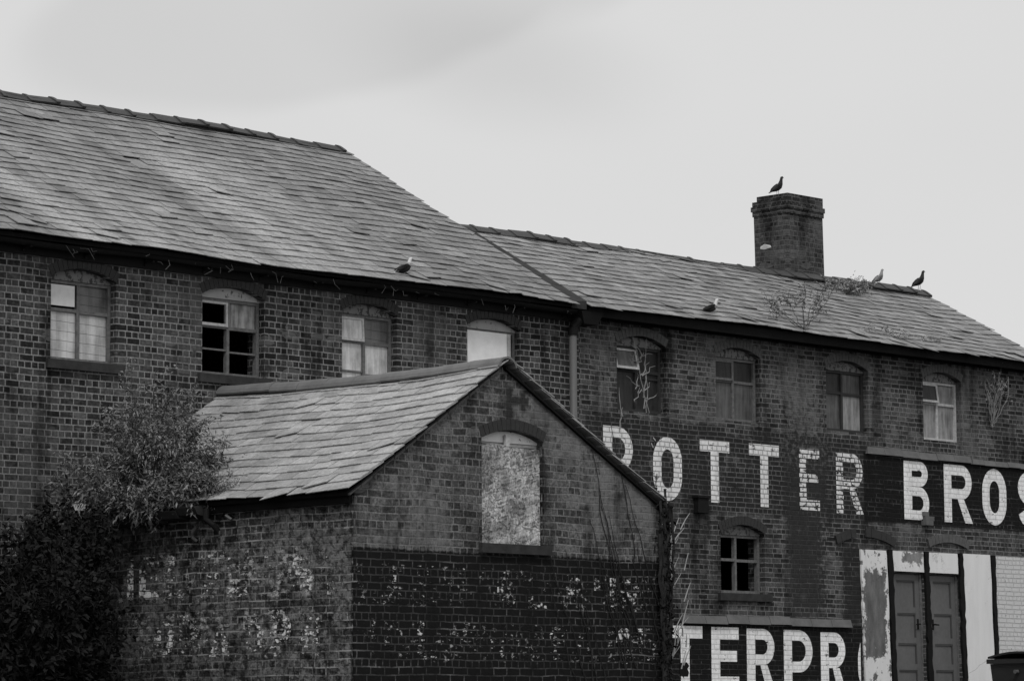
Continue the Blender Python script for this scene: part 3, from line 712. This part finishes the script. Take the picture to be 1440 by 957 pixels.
def glyph(ch, w, h, t):
    tb = t*.84
    rect = lambda a, b, c, d: [(a, c), (b, c), (b, d), (a, d)]
    if ch == 'T': return [rect(0, w, h-t*.95, h), rect(w/2-t/2, w/2+t/2, 0, h-t*.95)]
    if ch == 'E': return [rect(0, t, 0, h), rect(t, w, h-t*.95, h), rect(t, w*.93, h*.53-t*.42, h*.53+t*.42), rect(t, w, 0, t*.95)]
    if ch == 'P': return [rect(0, t, 0, h)]+bowl(t, w, h, h*.31, tb)
    if ch == 'R': return [rect(0, t, 0, h)]+bowl(t, w, h, h*.41, tb)+[[(w*.48, h*.41), (w*.48+t*.85, h*.41), (w*1.02, 0), (w*1.02-t*1.05, 0)]]
    if ch == 'B': return [rect(0, t, 0, h)]+bowl(t, w*.96, h, h*.50+tb*.40, tb*.86)+bowl(t, w, h*.50+tb*.36, 0, tb*.86)
    if ch == 'O':
        rx = w/2-t/2; rz = rx*1.15
        return ribbon(arc(w/2, h-t/2-rz, rx, rz, 0, 180, 12)+arc(w/2, t/2+rz, rx, rz, 180, 360, 12)+[(w-t/2, h-t/2-rz)], t)
    if ch == 'S':
        rx = w/2-t/2; r1 = (h*.5-t*.5)/2
        return ribbon(arc(w/2, h-t/2-r1, rx, r1, 10, 270, 14)+arc(w/2, t/2+r1, rx, r1, 90, -170, 14)[1:], t)
    if ch == 'A': return [[(0, 0), (t, 0), (w/2+t*.12, h), (w/2-t*.5, h)], [(w-t, 0), (w, 0), (w/2+t*.5, h), (w/2+t*.14, h)]]
    if ch == 'F': return [rect(0, t, 0, h), rect(t, w, h-t, h), rect(t, w*.85, h*.5-t/2, h*.5+t/2)]
    if ch == 'I': return [rect(0, t, 0, h)]
    if ch == 'L': return [rect(0, t, 0, h), rect(t, w, 0, t)]
    if ch == 'W': return [[(0, h), (t, h), (w*.3+t*.3, 0), (w*.3-t*.4, 0)], [(w-t, h), (w, h), (w*.7+t*.4, 0), (w*.7-t*.3, 0)]]
def letter(ch, x0, x1, z0, z1, t, mat, parent, y=-.0, swap=None, lab=None, name='painted_letter', cut=None):
    mb = MB(); w = x1-x0; h = z1-z0
    for q in glyph(ch, w, h, t):
        q = [(x0+p[0], z0+p[1]) for p in q]
        if cut: q = [(min(p[0], cut), p[1]) for p in q]
        if cut and max(p[0] for p in q)-min(p[0] for p in q) < .003: continue
        n = len(q)
        if swap is not None:                                # on a wall facing -X, reading along -Y
            v = [(swap-.005, -p[0], p[1]) for p in q]+[(swap-.001, -p[0], p[1]) for p in q]
        else: v = [(p[0], y-.005, p[1]) for p in q]+[(p[0], y-.001, p[1]) for p in q]
        mb.add(v, [tuple(range(n)), tuple(range(n, 2*n))[::-1]]+[(i, (i+1) % n, (i+1) % n+n, i+n) for i in range(n)])
    o = mb.build(name, M[mat], parent)
    if lab: o['label'] = lab
    return o
for (c, a, b, z0, z1, t, m) in (
    ('P', 33.24, 33.85, 3.55, 4.46, .185, 'L1'), ('O', 34.275, 34.885, 3.475, 4.375, .175, 'L1'), ('T', 35.28, 35.925, 3.495, 4.385, .175, 'L1'),
    ('T', 36.37, 37.045, 3.48, 4.39, .178, 'L1'), ('E', 37.515, 37.985, 3.476, 4.385, .160, 'L1w'), ('R', 38.385, 39.02, 3.46, 4.37, .165, 'L1w'),
    ('B', 40.04, 40.67, 3.44, 4.335, .20, 'L2'), ('R', 41.06, 41.78, 3.437, 4.335, .19, 'L2'), ('O', 42.06, 42.70, 3.435, 4.325, .19, 'L2'), ('S', 43.02, 43.66, 3.43, 4.33, .19, 'L2')):
    letter(c, a, b, z0, z1, t, m, B, lab='white painted letter %s on the upper sign band' % c)
mb = MB(); mb.prism([(34.79, 1.03), (34.96, 1.02), (34.98, 1.08), (34.95, 1.13), (34.99, 1.17), (34.94, 1.22), (34.79, 1.21)], -.009, -.006); mb.build('paint_patch', M['black'], B)
letter('A', 33.80, 34.62, .84, 1.73, .17, 'L1w', B, lab='white painted letter A on the lower sign band')
for (c, a, b, z0, z1) in (('T', 34.535, 35.285, .85, 1.73), ('E', 35.48, 36.08, .85, 1.725), ('R', 36.26, 36.88, .83, 1.715), ('P', 37.095, 37.755, .82, 1.71), ('R', 37.95, 38.53, .80, 1.69), ('O', 38.835, 39.48, .78, 1.66)):
    letter(c, a, b, z0, z1, .185, 'L2', B, lab='white painted letter %s on the lower sign band' % c, cut=38.895 if c == 'O' else None)

# ============================================================ OUTBUILDING
Cb = thing('brick_outbuilding', (26.5, -2.4, 0), 'small gabled brick outbuilding with pale slate roof and a boarded window', 'outbuilding')
YG = -4.77; XL, XR, XA = 24.06, 29.05, 26.33
zL, zR_, zA = 2.90, 2.93, 4.39
gh = arch_loop(26.01, 27.01, 2.38, 3.56, 3.67)
wall_mesh([(XL, -.4), (XR, -.4), (XR, zR_), (XA, zA), (XL, zL)], [gh], YG, YG+.24, M['outb'], 'gable_wall', Cb)
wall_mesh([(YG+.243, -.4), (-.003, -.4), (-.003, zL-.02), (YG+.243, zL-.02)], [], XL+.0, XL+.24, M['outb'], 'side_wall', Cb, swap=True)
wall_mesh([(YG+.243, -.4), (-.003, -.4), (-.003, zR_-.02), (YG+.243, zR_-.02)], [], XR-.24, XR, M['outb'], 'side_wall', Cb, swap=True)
sg = lambda t: -.065*math.sin(math.pi*min(1, max(0, t)))
def side_field(x_e, z_e, slope, rows, gauge, width, sgn, seed, missing=(), slipped=()):
    """slates on the outbuilding: built like the main ones, then turned so the eave runs along Y"""
    f = slate_field(YG-.09, -.01, 0, z_e, slope, rows, gauge, width, lambda x, s: (sg((x-YG)/4.77)*(s/(rows*gauge)) + .012*math.sin(x*2.2)), seed=seed, missing=missing, slipped=slipped, x_end_jit=.025, thick=.010)
    f.v = [(x_e+sgn*y, x, z) for (x, y, z) in f.v]; return f
sl = .648
rf3 = side_field(XL-.16, 2.845, sl, 15, .1935, .33, 1, 21, missing=((-2.55, 9),), slipped=((-3.6, 0, .03), (-1.2, 2, .05), (-2.3, 8, .03), (-4.3, 1, .04), (-2.0, 12, .02), (-4.4, 5, .02))).build('slate_roof', M['slate3'], Cb, fix=False)
sr = (4.46-2.86)/(29.16-XA)
side_field(XR+.11, 2.86, sr, 16, .198, .33, -1, 22).build('slate_roof', M['slate3'], Cb, fix=False)
mb = MB()
for (xa, za, xb, zb) in ((XL-.10, 2.87, XA, 2.87+2.37*sl-.01), (XR+.05, 2.885, XA, 4.46)):
    mb.hexa([(xa, YG+.01, za-.05), (xa, -.01, za-.05), (xb, -.01, zb-.07), (xb, YG+.01, zb-.07), (xa, YG+.01, za-.012), (xa, -.01, za-.012), (xb, -.01, zb-.03), (xb, YG+.01, zb-.03)])
mb.build('roof_deck', M['black'], rf3)
tm3 = ridge_tile_mesh(.48, .15, .12, .004, rnd=True); tm3.materials.clear(); tm3.materials.append(M['ridge3'])
place_tiles(tm3, rf3, (XA, -.03, 4.53), (XA, YG-.10, 4.50), .48, lambda t: -.060*math.sin(math.pi*t), .004)
mb = MB()
for i in range(10):
    t0, t1 = i/10, (i+1)/10; y0 = -.03+(YG+.10)*t0; y1 = -.03+(YG+.10)*t1; a, b = sg(t0), sg(t1)
    mb.hexa([(XA-.11, y1, 4.36+b), (XA+.11, y1, 4.36+b), (XA+.11, y0, 4.36+a), (XA-.11, y0, 4.36+a), (XA-.09, y1, 4.43+b), (XA+.09, y1, 4.43+b), (XA+.09, y0, 4.43+a), (XA-.09, y0, 4.43+a)])
mb.build('ridge_mortar', M['mortar'], rf3)
mb = MB()                                                  # right barge strip
def rake(xa, za, xb, zb, y0, y1, h):
    mb.hexa([(xa, y0, za-h), (xb, y0, zb-h), (xb, y1, zb-h), (xa, y1, za-h), (xa, y0, za), (xb, y0, zb), (xb, y1, zb), (xa, y1, za)])
rake(XA+.03, 4.385, XR+.14, 2.82, YG-.045, YG-.002, .03)
mb.build('barge_board', M['black'], Cb)
mb = MB(); n = 14
for i in range(n):                                         # broken mortar under the left verge
    a, b = i/n, (i+.93)/n; X = lambda t: XL-.10+(XA-.06-XL+.10)*t; Zz = lambda t: 2.84+(4.35-2.84)*t
    h = random.uniform(.012, .035)
    mb.hexa([(X(a), YG-.045, Zz(a)-h), (X(b), YG-.045, Zz(b)-h), (X(b), YG-.002, Zz(b)-h), (X(a), YG-.002, Zz(a)-h), (X(a), YG-.05, Zz(a)), (X(b), YG-.05, Zz(b)), (X(b), YG-.002, Zz(b)), (X(a), YG-.002, Zz(a))])
mb.build('verge_fillet', M['mortar'], Cb)
mb = MB(); mb.box(XL-.055, XL-.003, YG+.03, -.01, 2.74, 2.865); mb.build('eave_dark_board', M['black'], Cb)
mb = MB()                                                  # rotten box gutter under the overgrown half
for i in range(7):
    y0 = -.05-i*.34; y1 = y0-.33; d = random.uniform(-.015, .015)-.05*math.sin(i*.5); 
    mb.hexa([(XL-.20, y1, 2.72+d), (XL-.06, y1, 2.70+d), (XL-.06, y0, 2.70+d), (XL-.20, y0, 2.72+d), (XL-.25, y1, 2.80+d), (XL-.06, y1, 2.84+d), (XL-.06, y0, 2.84+d), (XL-.25, y0, 2.80+d)])
mb.build('gutter', M['stone'], Cb)
mb = MB(); mb.tube([(XL-.14, -2.50, 2.78), (XL-.16, -2.52, 2.66), (XL-.12, -2.60, 2.60), (XL-.07, -2.62, 2.53)], .038, .034, 10)
mb.build('broken_spout', M['iron'], Cb)
mb = MB(); mb.tube([(XL-.04, -2.22, 2.60), (XL-.06, -2.17, 2.54), (XL-.05, -2.16, 2.48), (XL-.02, -2.2, 2.44)], .022, .018, 8); mb.tube([(XL-.07, -2.75, 2.70), (XL-.06, -2.84, 2.65)], .02, .02, 5); mb.build('loose_mortar', M['ledge'], Cb)
wo = window(Cb, 26.01, 27.01, 2.38, 3.56, 3.67, (None,)*4, 'framew', 'headb', 'stone', yb=YG, label='boarded gable window', sillw=.05)
mb = MB(); mb.prism([(26.03, 2.385), (26.995, 2.385), (26.99, 3.475), (26.51, 3.485), (26.50, 3.50), (26.035, 3.51)], YG+.04, YG+.058); mb.build('chipboard', M['osb'], wo)
mb = MB(); mb.box(26.44, 26.50, YG+.036, YG+.075, 3.49, 3.62); mb.build('bracket', M['framew'], wo)
# ghosts of lettering: nearly all the paint is gone
gy = YG
for (c, a, b, z0, z1, m) in (('T', 24.45, 24.80, 1.68, 2.12, 'G2'), ('E', 25.0, 25.3, 1.66, 2.1, 'G2'), ('R', 25.45, 25.8, 1.66, 2.1, 'G2'), ('O', 26.25, 26.55, 1.66, 2.08, 'G2'), ('E', 26.75, 27.05, 1.66, 2.08, 'G2'), ('F', 27.35, 27.6, 1.66, 2.07, 'G2'), ('I', 28.12, 28.22, 1.64, 2.05, 'G1'), ('R', 28.30, 28.62, 1.64, 2.05, 'G1'), ('I', 27.85, 27.95, 1.9, 2.05, 'G2'),
                            ('O', 24.5, 24.85, 1.08, 1.5, 'G2'), ('L', 25.0, 25.3, 1.08, 1.5, 'G2'), ('O', 25.6, 25.95, 1.08, 1.5, 'G2'), ('R', 26.1, 26.4, 1.08, 1.5, 'G2'), ('R', 26.7, 27.0, 1.08, 1.5, 'G2'), ('S', 27.1, 27.4, 1.08, 1.5, 'G2'), ('A', 27.5, 27.85, 1.08, 1.5, 'G2'), ('O', 28.22, 28.5, 1.06, 1.48, 'G1'), ('L', 28.58, 28.85, 1.06, 1.48, 'G1')):
    letter(c, a, b, z0, z1, .10, m, Cb, y=gy, name='faded_letter')
for row, (z0, z1) in enumerate(((1.82, 2.30), (1.15, 1.62))):
    y = .95+row*.5
    for k, c in enumerate('IELPLAST' if row == 0 else 'OPAOPR'):
        w = .12 if c == 'I' else .34; letter(c, y, y+w, z0-.02*k*.3, z1-.02*k*.3, .11, 'G1', Cb, swap=XL, name='faded_letter'); y += w+.10+.07*(k % 3)

# ============================================================ plants
def leaves_mesh(P, D, L, Wd, A_, name, mat, parent=None, fold=.25, droop=.2):
    """P positions, D directions, leaf blades as two folded triangles pairs"""
    n = len(P); D = D/np.linalg.norm(D, axis=1)[:, None]; up = rng.normal(size=(n, 3)); up[:, 2] += 1.2
    s = np.cross(D, up); s /= np.linalg.norm(s, axis=1)[:, None]+1e-9; nn = np.cross(s, D)
    L = L[:, None]; Wd = Wd[:, None]
    a = P; b = P+D*L*.45+s*Wd-nn*Wd*fold; c = P+D*L+np.array([0, 0, -1])*L*droop; d = P+D*L*.45-s*Wd-nn*Wd*fold; e = P+D*L*.5
    V = np.stack([a, b, c, d, e], 1).reshape(-1, 3); base = np.arange(n)[:, None]*5
    F_ = np.concatenate([base+[0, 1, 4], base+[1, 2, 4], base+[2, 3, 4], base+[3, 0, 4]], 1).reshape(-1, 3)
    me = bpy.data.meshes.new(name); me.from_pydata(V.tolist(), [], F_.tolist())
    at = me.attributes.new('rnd', 'FLOAT', 'FACE'); at.data.foreach_set('value', np.repeat(A_, 4))
    me.materials.append(mat); o = bpy.data.objects.new(name, me); COL.objects.link(o)
    if parent is not None: o.parent = parent; o.matrix_parent_inverse = world_of(parent).inverted()
    return o
def shrub(name, root, tips, label, cat, leafm, stemm, per=26, ll=.09, lw=.013, spread=.10, trunk=.03, group=None, cats=None, sub=4, s_lo=.45, jit=.12, bend=.25, tone=(.5, .25)):
    """stems run from the root to each tip, side sprays carry leaf pairs"""
    t = thing(name, root, label, cat, group); root = np.array(root, float); mb = MB(); P = []; D = []
    for tip in tips:
        tip = np.array(tip, float); v = tip-root; Ln = np.linalg.norm(v)
        mid = root+v*.5+rng.normal(size=3)*Ln*.07+np.array([0, 0, bend*Ln*.3]); pts = [root+rng.normal(size=3)*trunk*.6, mid*.35+root*.65+(v*.02), mid, tip]
        Q = []
        for i in range(9):
            s = i/8; q = (1-s)**2*root+2*s*(1-s)*mid+s*s*tip; Q.append(q+rng.normal(size=3)*.012)
        mb.tube(Q, trunk*.55, .004, 4)
        for k in range(sub):
            s = rng.uniform(s_lo, 1.); q0 = (1-s)**2*root+2*s*(1-s)*mid+s*s*tip
            dv = unit(v)*.6+rng.normal(size=3)*.8+np.array([0, 0, .35]); dv = unit(dv); ln = rng.uniform(.5, 1.3)*spread*3
            q1 = q0+dv*ln; mb.tube([q0, (q0+q1)/2+rng.normal(size=3)*.01, q1], .005, .002, 3)
            for j in range(per):
                w = rng.uniform(.1, 1.05); P.append(q0+dv*ln*w+rng.normal(size=3)*jit*.25); D.append(dv*.7+rng.normal(size=3)*.75+np.array([0, 0, -.1]))
    mb.build('stems', stemm, t, fix=False)
    P = np.array(P); D = np.array(D); n = len(P)
    clump = np.sin(P[:, 0]*9+P[:, 2]*7)*.12
    leaves_mesh(P, D, ll*rng.uniform(.6, 1.3, n), lw*rng.uniform(.7, 1.3, n), np.clip(rng.normal(tone[0], tone[1], n)+clump, 0, 1), 'leaves', leafm, t)
    return t
def ellipsoid_tips(c, r, n, lo=.55):
    out = []
    for i in range(n):
        v = unit(rng.normal(size=3)); out.append(np.array(c)+v*np.array(r)*rng.uniform(lo, 1.)**.6)
    return out
tips = ellipsoid_tips((24.15, -1.40, 3.62), (.66, .75, .74), 62)+ellipsoid_tips((24.75, -1.9, 3.22), (.42, .35, .22), 16)+ellipsoid_tips((23.5, -1.0, 3.1), (.40, .4, .35), 14)
tips += ellipsoid_tips((24.12, -2.05, 3.05), (.28, .42, .2), 18)+ellipsoid_tips((24.12, -2.42, 3.02), (.24, .26, .15), 20)+ellipsoid_tips((23.9, -1.5, 2.95), (.35, .9, .2), 20)
tips += [(25.2, -1.75, 3.38), (24.9, -1.7, 3.25), (24.8, -1.2, 4.15), (23.8, -1.3, 4.45), (24.25, -1.2, 4.45)]
shrub('leafy_shrub', (23.95, -1.45, 2.80), tips, 'big leafy shrub sprouting from the gutter of the outbuilding roof', 'shrub', M['leaf'], M['stem'], per=24, sub=7, ll=.066, lw=.0105, spread=.085, trunk=.018)
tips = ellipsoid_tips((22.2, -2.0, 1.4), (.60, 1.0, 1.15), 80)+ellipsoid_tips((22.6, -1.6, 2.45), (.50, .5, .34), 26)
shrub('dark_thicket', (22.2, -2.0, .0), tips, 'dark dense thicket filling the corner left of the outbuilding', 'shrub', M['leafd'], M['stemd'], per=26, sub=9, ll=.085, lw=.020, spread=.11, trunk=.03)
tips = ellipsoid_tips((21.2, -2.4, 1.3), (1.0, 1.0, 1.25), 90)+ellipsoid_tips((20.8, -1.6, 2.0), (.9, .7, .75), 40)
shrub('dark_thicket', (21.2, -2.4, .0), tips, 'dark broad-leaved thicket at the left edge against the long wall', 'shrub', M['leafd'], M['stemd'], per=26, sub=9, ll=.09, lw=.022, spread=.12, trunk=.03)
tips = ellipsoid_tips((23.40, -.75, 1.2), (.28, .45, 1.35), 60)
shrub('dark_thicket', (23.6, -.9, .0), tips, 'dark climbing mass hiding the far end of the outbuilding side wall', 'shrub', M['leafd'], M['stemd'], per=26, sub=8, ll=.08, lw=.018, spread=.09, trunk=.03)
# dry pale tuft where the slates meet the shrub
tips = ellipsoid_tips((24.16, -2.66, 2.98), (.10, .16, .10), 16)
shrub('dry_tuft', (24.02, -2.60, 2.89), tips, 'pale dry tuft of grass on the outbuilding eave beside the leafy shrub', 'plant', M['seed'], M['twig'], per=14, sub=4, ll=.05, lw=.006, spread=.04, trunk=.008)
# sapling rooted in the right roof
def rp(x, s, h=0.): th = math.atan(SR); return (x, -.32+s*math.cos(th)-h*math.sin(th), 6.01+s*math.sin(th)+h*math.cos(th))
root = rp(37.35, .10, .05)
tips = [(37.0, .05, 6.42), (36.85, .0, 6.50), (37.35, .05, 6.60), (37.7, .0, 6.62), (37.9, .15, 6.78), (38.3, .2, 6.72), (38.6, .25, 6.92), (38.9, .35, 6.98), (38.1, .0, 6.55)]
shrub('roof_sapling', root, tips, 'spindly sapling growing out of the eave slates of the right roof', 'sapling', M['leafr'], M['stem'], per=9, sub=8, s_lo=.72, ll=.06, lw=.011, spread=.065, trunk=.012, bend=-.1)
tips = ellipsoid_tips((41.15, 1.85, 7.30), (.62, .2, .07), 14, .3)
shrub('roof_weed', rp(40.9, 2.35, .03), tips, 'low wispy weed sprawling just under the ridge beside the chimney', 'plant', M['leafr'], M['stem'], per=10, sub=4, ll=.06, lw=.011, spread=.05, trunk=.007, bend=.0)
tips = [rp(38.7+i*.2, .42+rng.uniform(-.06, .1), .06+rng.uniform(0, .07)) for i in range(14)]
shrub('roof_weed', rp(39.9, .35, .02), tips, 'flat row of weeds along the lowest slates right of the sapling', 'plant', M['leafr'], M['twig'], per=6, sub=3, ll=.05, lw=.009, spread=.03, trunk=.005, bend=.0)
tips = ellipsoid_tips((42.35, -.14, 5.72), (.36, .08, .16), 16, .3)
shrub('wall_plant', (42.32, -.02, 5.0), tips, 'pale dead plant rooted high on the brick wall at the right', 'plant', M['leafr'], M['twig'], per=5, sub=3, ll=.045, lw=.009, spread=.04, trunk=.009, bend=.0, tone=(.35, .2))
def creeper(name, label, lines, mat, r0, r1=.003, leaves=0):
    t = thing(name, lines[0][0], label, 'creeper'); mb = MB()
    for l in lines: mb.tube(l, r0*random.uniform(.7, 1.2), r1, 4)
    mb.build('stems', mat, t, fix=False); return t
def wander(p, d, n, step, jx=.03, jz=.03, y=-.03):
    q = list(p); out = [tuple(q)]
    for i in range(n):
        q[0] += d[0]*step+random.gauss(0, jx); q[2] += d[2]*step+random.gauss(0, jz); q[1] = y+random.uniform(-.015, .01); out.append(tuple(q))
    return out
L_ = [wander((34.30, -.03, 4.30), (-.25, 0, 1), 12, .12, y=.04), wander((34.25, -.03, 4.20), (.02, 0, 1), 12, .12, .02, y=.05), wander((33.56, -.03, 4.42), (.1, 0, 1), 5, .09, .01), wander((33.62, -.03, 4.6), (-.2, 0, 1), 4, .08, .01), wander((34.15, .05, 4.75), (.1, 0, 1), 8, .12, y=.05), wander((34.05, .05, 5.4), (.9, 0, .3), 5, .08, y=.05), wander((34.0, .05, 5.5), (-.5, 0, .6), 5, .06, y=.05)]
L_ += [wander((34.05+random.uniform(-.1, .1), .05, random.uniform(4.8, 5.5)), (random.uniform(-1, 1), 0, .5), 5, .05, y=.05) for i in range(14)]
creeper('dead_creeper', 'leafless creeper stems hanging over the dark overgrown window', L_, M['twig'], .010)
L_ = []
for i in range(85):
    x = 29.1+random.uniform(0, .5)+(i % 5)*.05; z = random.choice([random.uniform(2.3, 2.9), random.uniform(1.7, 2.4), random.uniform(.9, 1.5)]); ln = random.uniform(.12, .5)
    a = R(random.uniform(35, 72)); y = -4.55+random.uniform(-.1, .5)
    L_.append([(x, y, z), (x+math.cos(a)*ln*.5, y+.02, z+math.sin(a)*ln*.5+.02), (x+math.cos(a)*ln, y+.05, z+math.sin(a)*ln)])
creeper('bare_bramble', 'spray of bare pale twigs beside the outbuilding gable corner', L_, M['twig'], .0105, .004)
L_ = [wander((29.02, -4.85, 0.0), (.0, 0, 1), 24, .125, .018, y=-4.84) for i in range(9)]+[wander((29.06, -4.7, 0.0), (.0, 0, 1), 24, .122, .02, y=-4.70) for i in range(8)]
t = creeper('dark_creeper', 'thick dark creeper trunk climbing the right corner of the outbuilding', L_, M['stemd'], .03, .02)
P = np.array([(29.02+rng.normal()*.05, -4.84+rng.normal()*.04, rng.uniform(.3, 2.95)) for i in range(800)]); D = rng.normal(size=(800, 3))
leaves_mesh(P, D, rng.uniform(.04, .09, 800), rng.uniform(.01, .02, 800), rng.uniform(0, .8, 800), 'leaves', M['leafd'], t)
L_ = []
for i in range(16):
    x = 27.0+random.uniform(.25, 1.7); L_.append(wander((x+.35, -4.79, .3+random.uniform(0, 1.4)), (-.30+random.uniform(-.12, .05), 0, 1), random.randint(9, 15), .15, .02, .02, y=-4.785))
creeper('wall_creeper', 'thin dark creeper stems fanning over the gable right of the boarded window', L_, M['stemd'], .010, .004)

# ============================================================ pigeons
def pigeon(loc, yaw, label, body=.03, head=.03, tail=.03, breast=None, upright=.5, s=1.):
    """one lofted body: tail, wings, breast, neck, head, beak, two legs; faces local +X"""
    up = upright; breast = body if breast is None else breast
    # spine: x, z, half width, half height, tone
    sp_ = [(-.195, -.02-.06*up, .006, .004, tail), (-.185, -.02-.055*up, .022, .006, tail), (-.13, -.005-.04*up, .026, .010, tail), (-.095, .005-.03*up, .036, .022, body), (-.05, .015-.01*up, .052, .042, body), (.0, .025+.01*up, .060, .054, body), (.045, .035+.035*up, .055, .052, body),
           (.075, .058+.06*up, .040, .040, breast), (.088, .085+.08*up, .027, .029, head), (.096, .112+.09*up, .022, .024, head), (.104, .132+.095*up, .023, .024, head), (.122, .143+.095*up, .018, .017, head), (.132, .142+.093*up, .009, .008, head), (.152, .135+.09*up, .003, .003, .05)]
    mb = MB(); N = 10
    for i, (x, z, w, h, tn) in enumerate(sp_):
        a_, b_ = sp_[max(i-1, 0)], sp_[min(i+1, len(sp_)-1)]; tx, tz = b_[0]-a_[0], b_[1]-a_[1]; l = math.hypot(tx, tz); nx, nz = -tz/l, tx/l
        for k in range(N):
            c = 2*math.pi*k/N; mb.v.append((x+nx*h*math.cos(c), w*math.sin(c), z+nz*h*math.cos(c)))
    for i in range(len(sp_)-1):
        for k in range(N):
            mb.f.append((i*N+k, i*N+(k+1) % N, (i+1)*N+(k+1) % N, (i+1)*N+k)); mb.a.append((sp_[i][4]+sp_[i+1][4])/2)
    mb.f.append(tuple(range(N))); mb.a.append(tail)
    for sgn in (-1, 1):                                    # folded wing laid along the flank
        w = [(.055, .050, .06+.045*up), (.0, .062, .035+.01*up), (-.06, .052, .005-.01*up), (-.15, .018, -.005-.045*up), (-.10, .040, .035-.02*up), (-.02, .056, .07+.01*up), (.035, .046, .085+.035*up)]
        n = len(w); mb.add([(x, sgn*y, z) for x, y, z in w]+[(x, sgn*(y+.008), z) for x, y, z in w], [tuple(range(n)), tuple(range(n, 2*n))]+[(i, (i+1) % n, (i+1) % n+n, i+n) for i in range(n)], body*.8)
        lx = .005; mb.tube([(lx, sgn*.022, -.01), (lx+.008, sgn*.022, -.045), (lx, sgn*.022, -.078)], .006, .004, 4, .12)
        for tx in (-.012, .012, .028): mb.tube([(lx, sgn*.022, -.076), (lx+tx*1.1, sgn*(.022+abs(tx)*.2), -.081)], .004, .003, 3, .12)
    mb.v = [(x*s, y*s, (z+.060)*s) for x, y, z in mb.v]
    o = mb.build('pigeon', M['bird'], smooth=True); o.location = loc; o.rotation_euler = (0, 0, yaw)
    return tag(o, label, 'pigeon', 'pigeons perched on the roofs')
pigeon((40.12, 2.47, 8.76), R(-8), 'dark pigeon standing on the chimney top', .02, .018, .016, upright=.9, s=.95)
pigeon((42.43, 2.25, 7.50), R(-5), 'pale grey pigeon on the ridge, nearer the chimney', .20, .26, .12, upright=.8, s=.86)
pigeon((43.52, 2.25, 7.535), R(-10), 'dark upright pigeon at the right end of the ridge', .022, .02, .016, upright=.9, s=.98)
q = (35.5, -.05, 6.195); pigeon(q, R(-20), 'black and white pigeon crouched on the lower slates of the right roof', .02, .6, .015, breast=.45, upright=.25, s=.95)
pigeon((29.32, -.10, 6.165), R(-12), 'dark pigeon with white head and white tail on the left roof eave', .018, .6, .6, upright=.35, s=.98)

# ============================================================ bin
Bn = thing('waste_bin', (41.0, -1.9, 0), 'large dark wheeled waste bin standing before the white render', 'bin')
x0, x1, y0, y1 = 40.28, 41.62, -2.35, -1.35
mb = MB(); mb.hexa([(x0+.10, y0+.08, .20), (x1-.10, y0+.08, .20), (x1-.10, y1-.08, .20), (x0+.10, y1-.08, .20), (x0+.02, y0, 1.22), (x1-.02, y0, 1.22), (x1-.02, y1, 1.22), (x0+.02, y1, 1.22)])
for k in range(5): xx = x0+.2+k*.25; mb.box(xx, xx+.05, y0-.002, y0+.05, .35, 1.15)
mb.build('body', M['bin'], Bn)
mb = MB(); mb.box(x0-.02, x1+.02, y0-.04, y1+.04, 1.223, 1.29); mb.build('rim', M['bin'], Bn)
mb = MB(); n = 8
for i in range(n):
    a, b = i/n, (i+1)/n; Y_ = lambda t: y0-.03+(y1-y0+.06)*t; Z_ = lambda t: 1.293+.11*math.sin(math.pi*(.12+.88*t)*.9)
    mb.hexa([(x0, Y_(a), Z_(a)-.03), (x1, Y_(a), Z_(a)-.03), (x1, Y_(b), Z_(b)-.03), (x0, Y_(b), Z_(b)-.03), (x0, Y_(a), Z_(a)), (x1, Y_(a), Z_(a)), (x1, Y_(b), Z_(b)), (x0, Y_(b), Z_(b))])
mb.build('lid', M['bin'], Bn)
for sx in (x0-.06, x1+.0):
    mb = MB(); mb.tube([(sx, (y0+y1)/2, 1.10), (sx+.07, (y0+y1)/2, 1.10)], .03, .03, 10); mb.build('trunnion', M['pipe'], Bn)
for (wx_, wy) in ((x0+.2, y0+.2), (x1-.2, y0+.2), (x0+.2, y1-.2), (x1-.2, y1-.2)):
    mb = MB(); mb.tube([(wx_-.025, wy, .1), (wx_+.025, wy, .1)], .10, .10, 16); mb.build('wheel', M['rubber'], Bn)
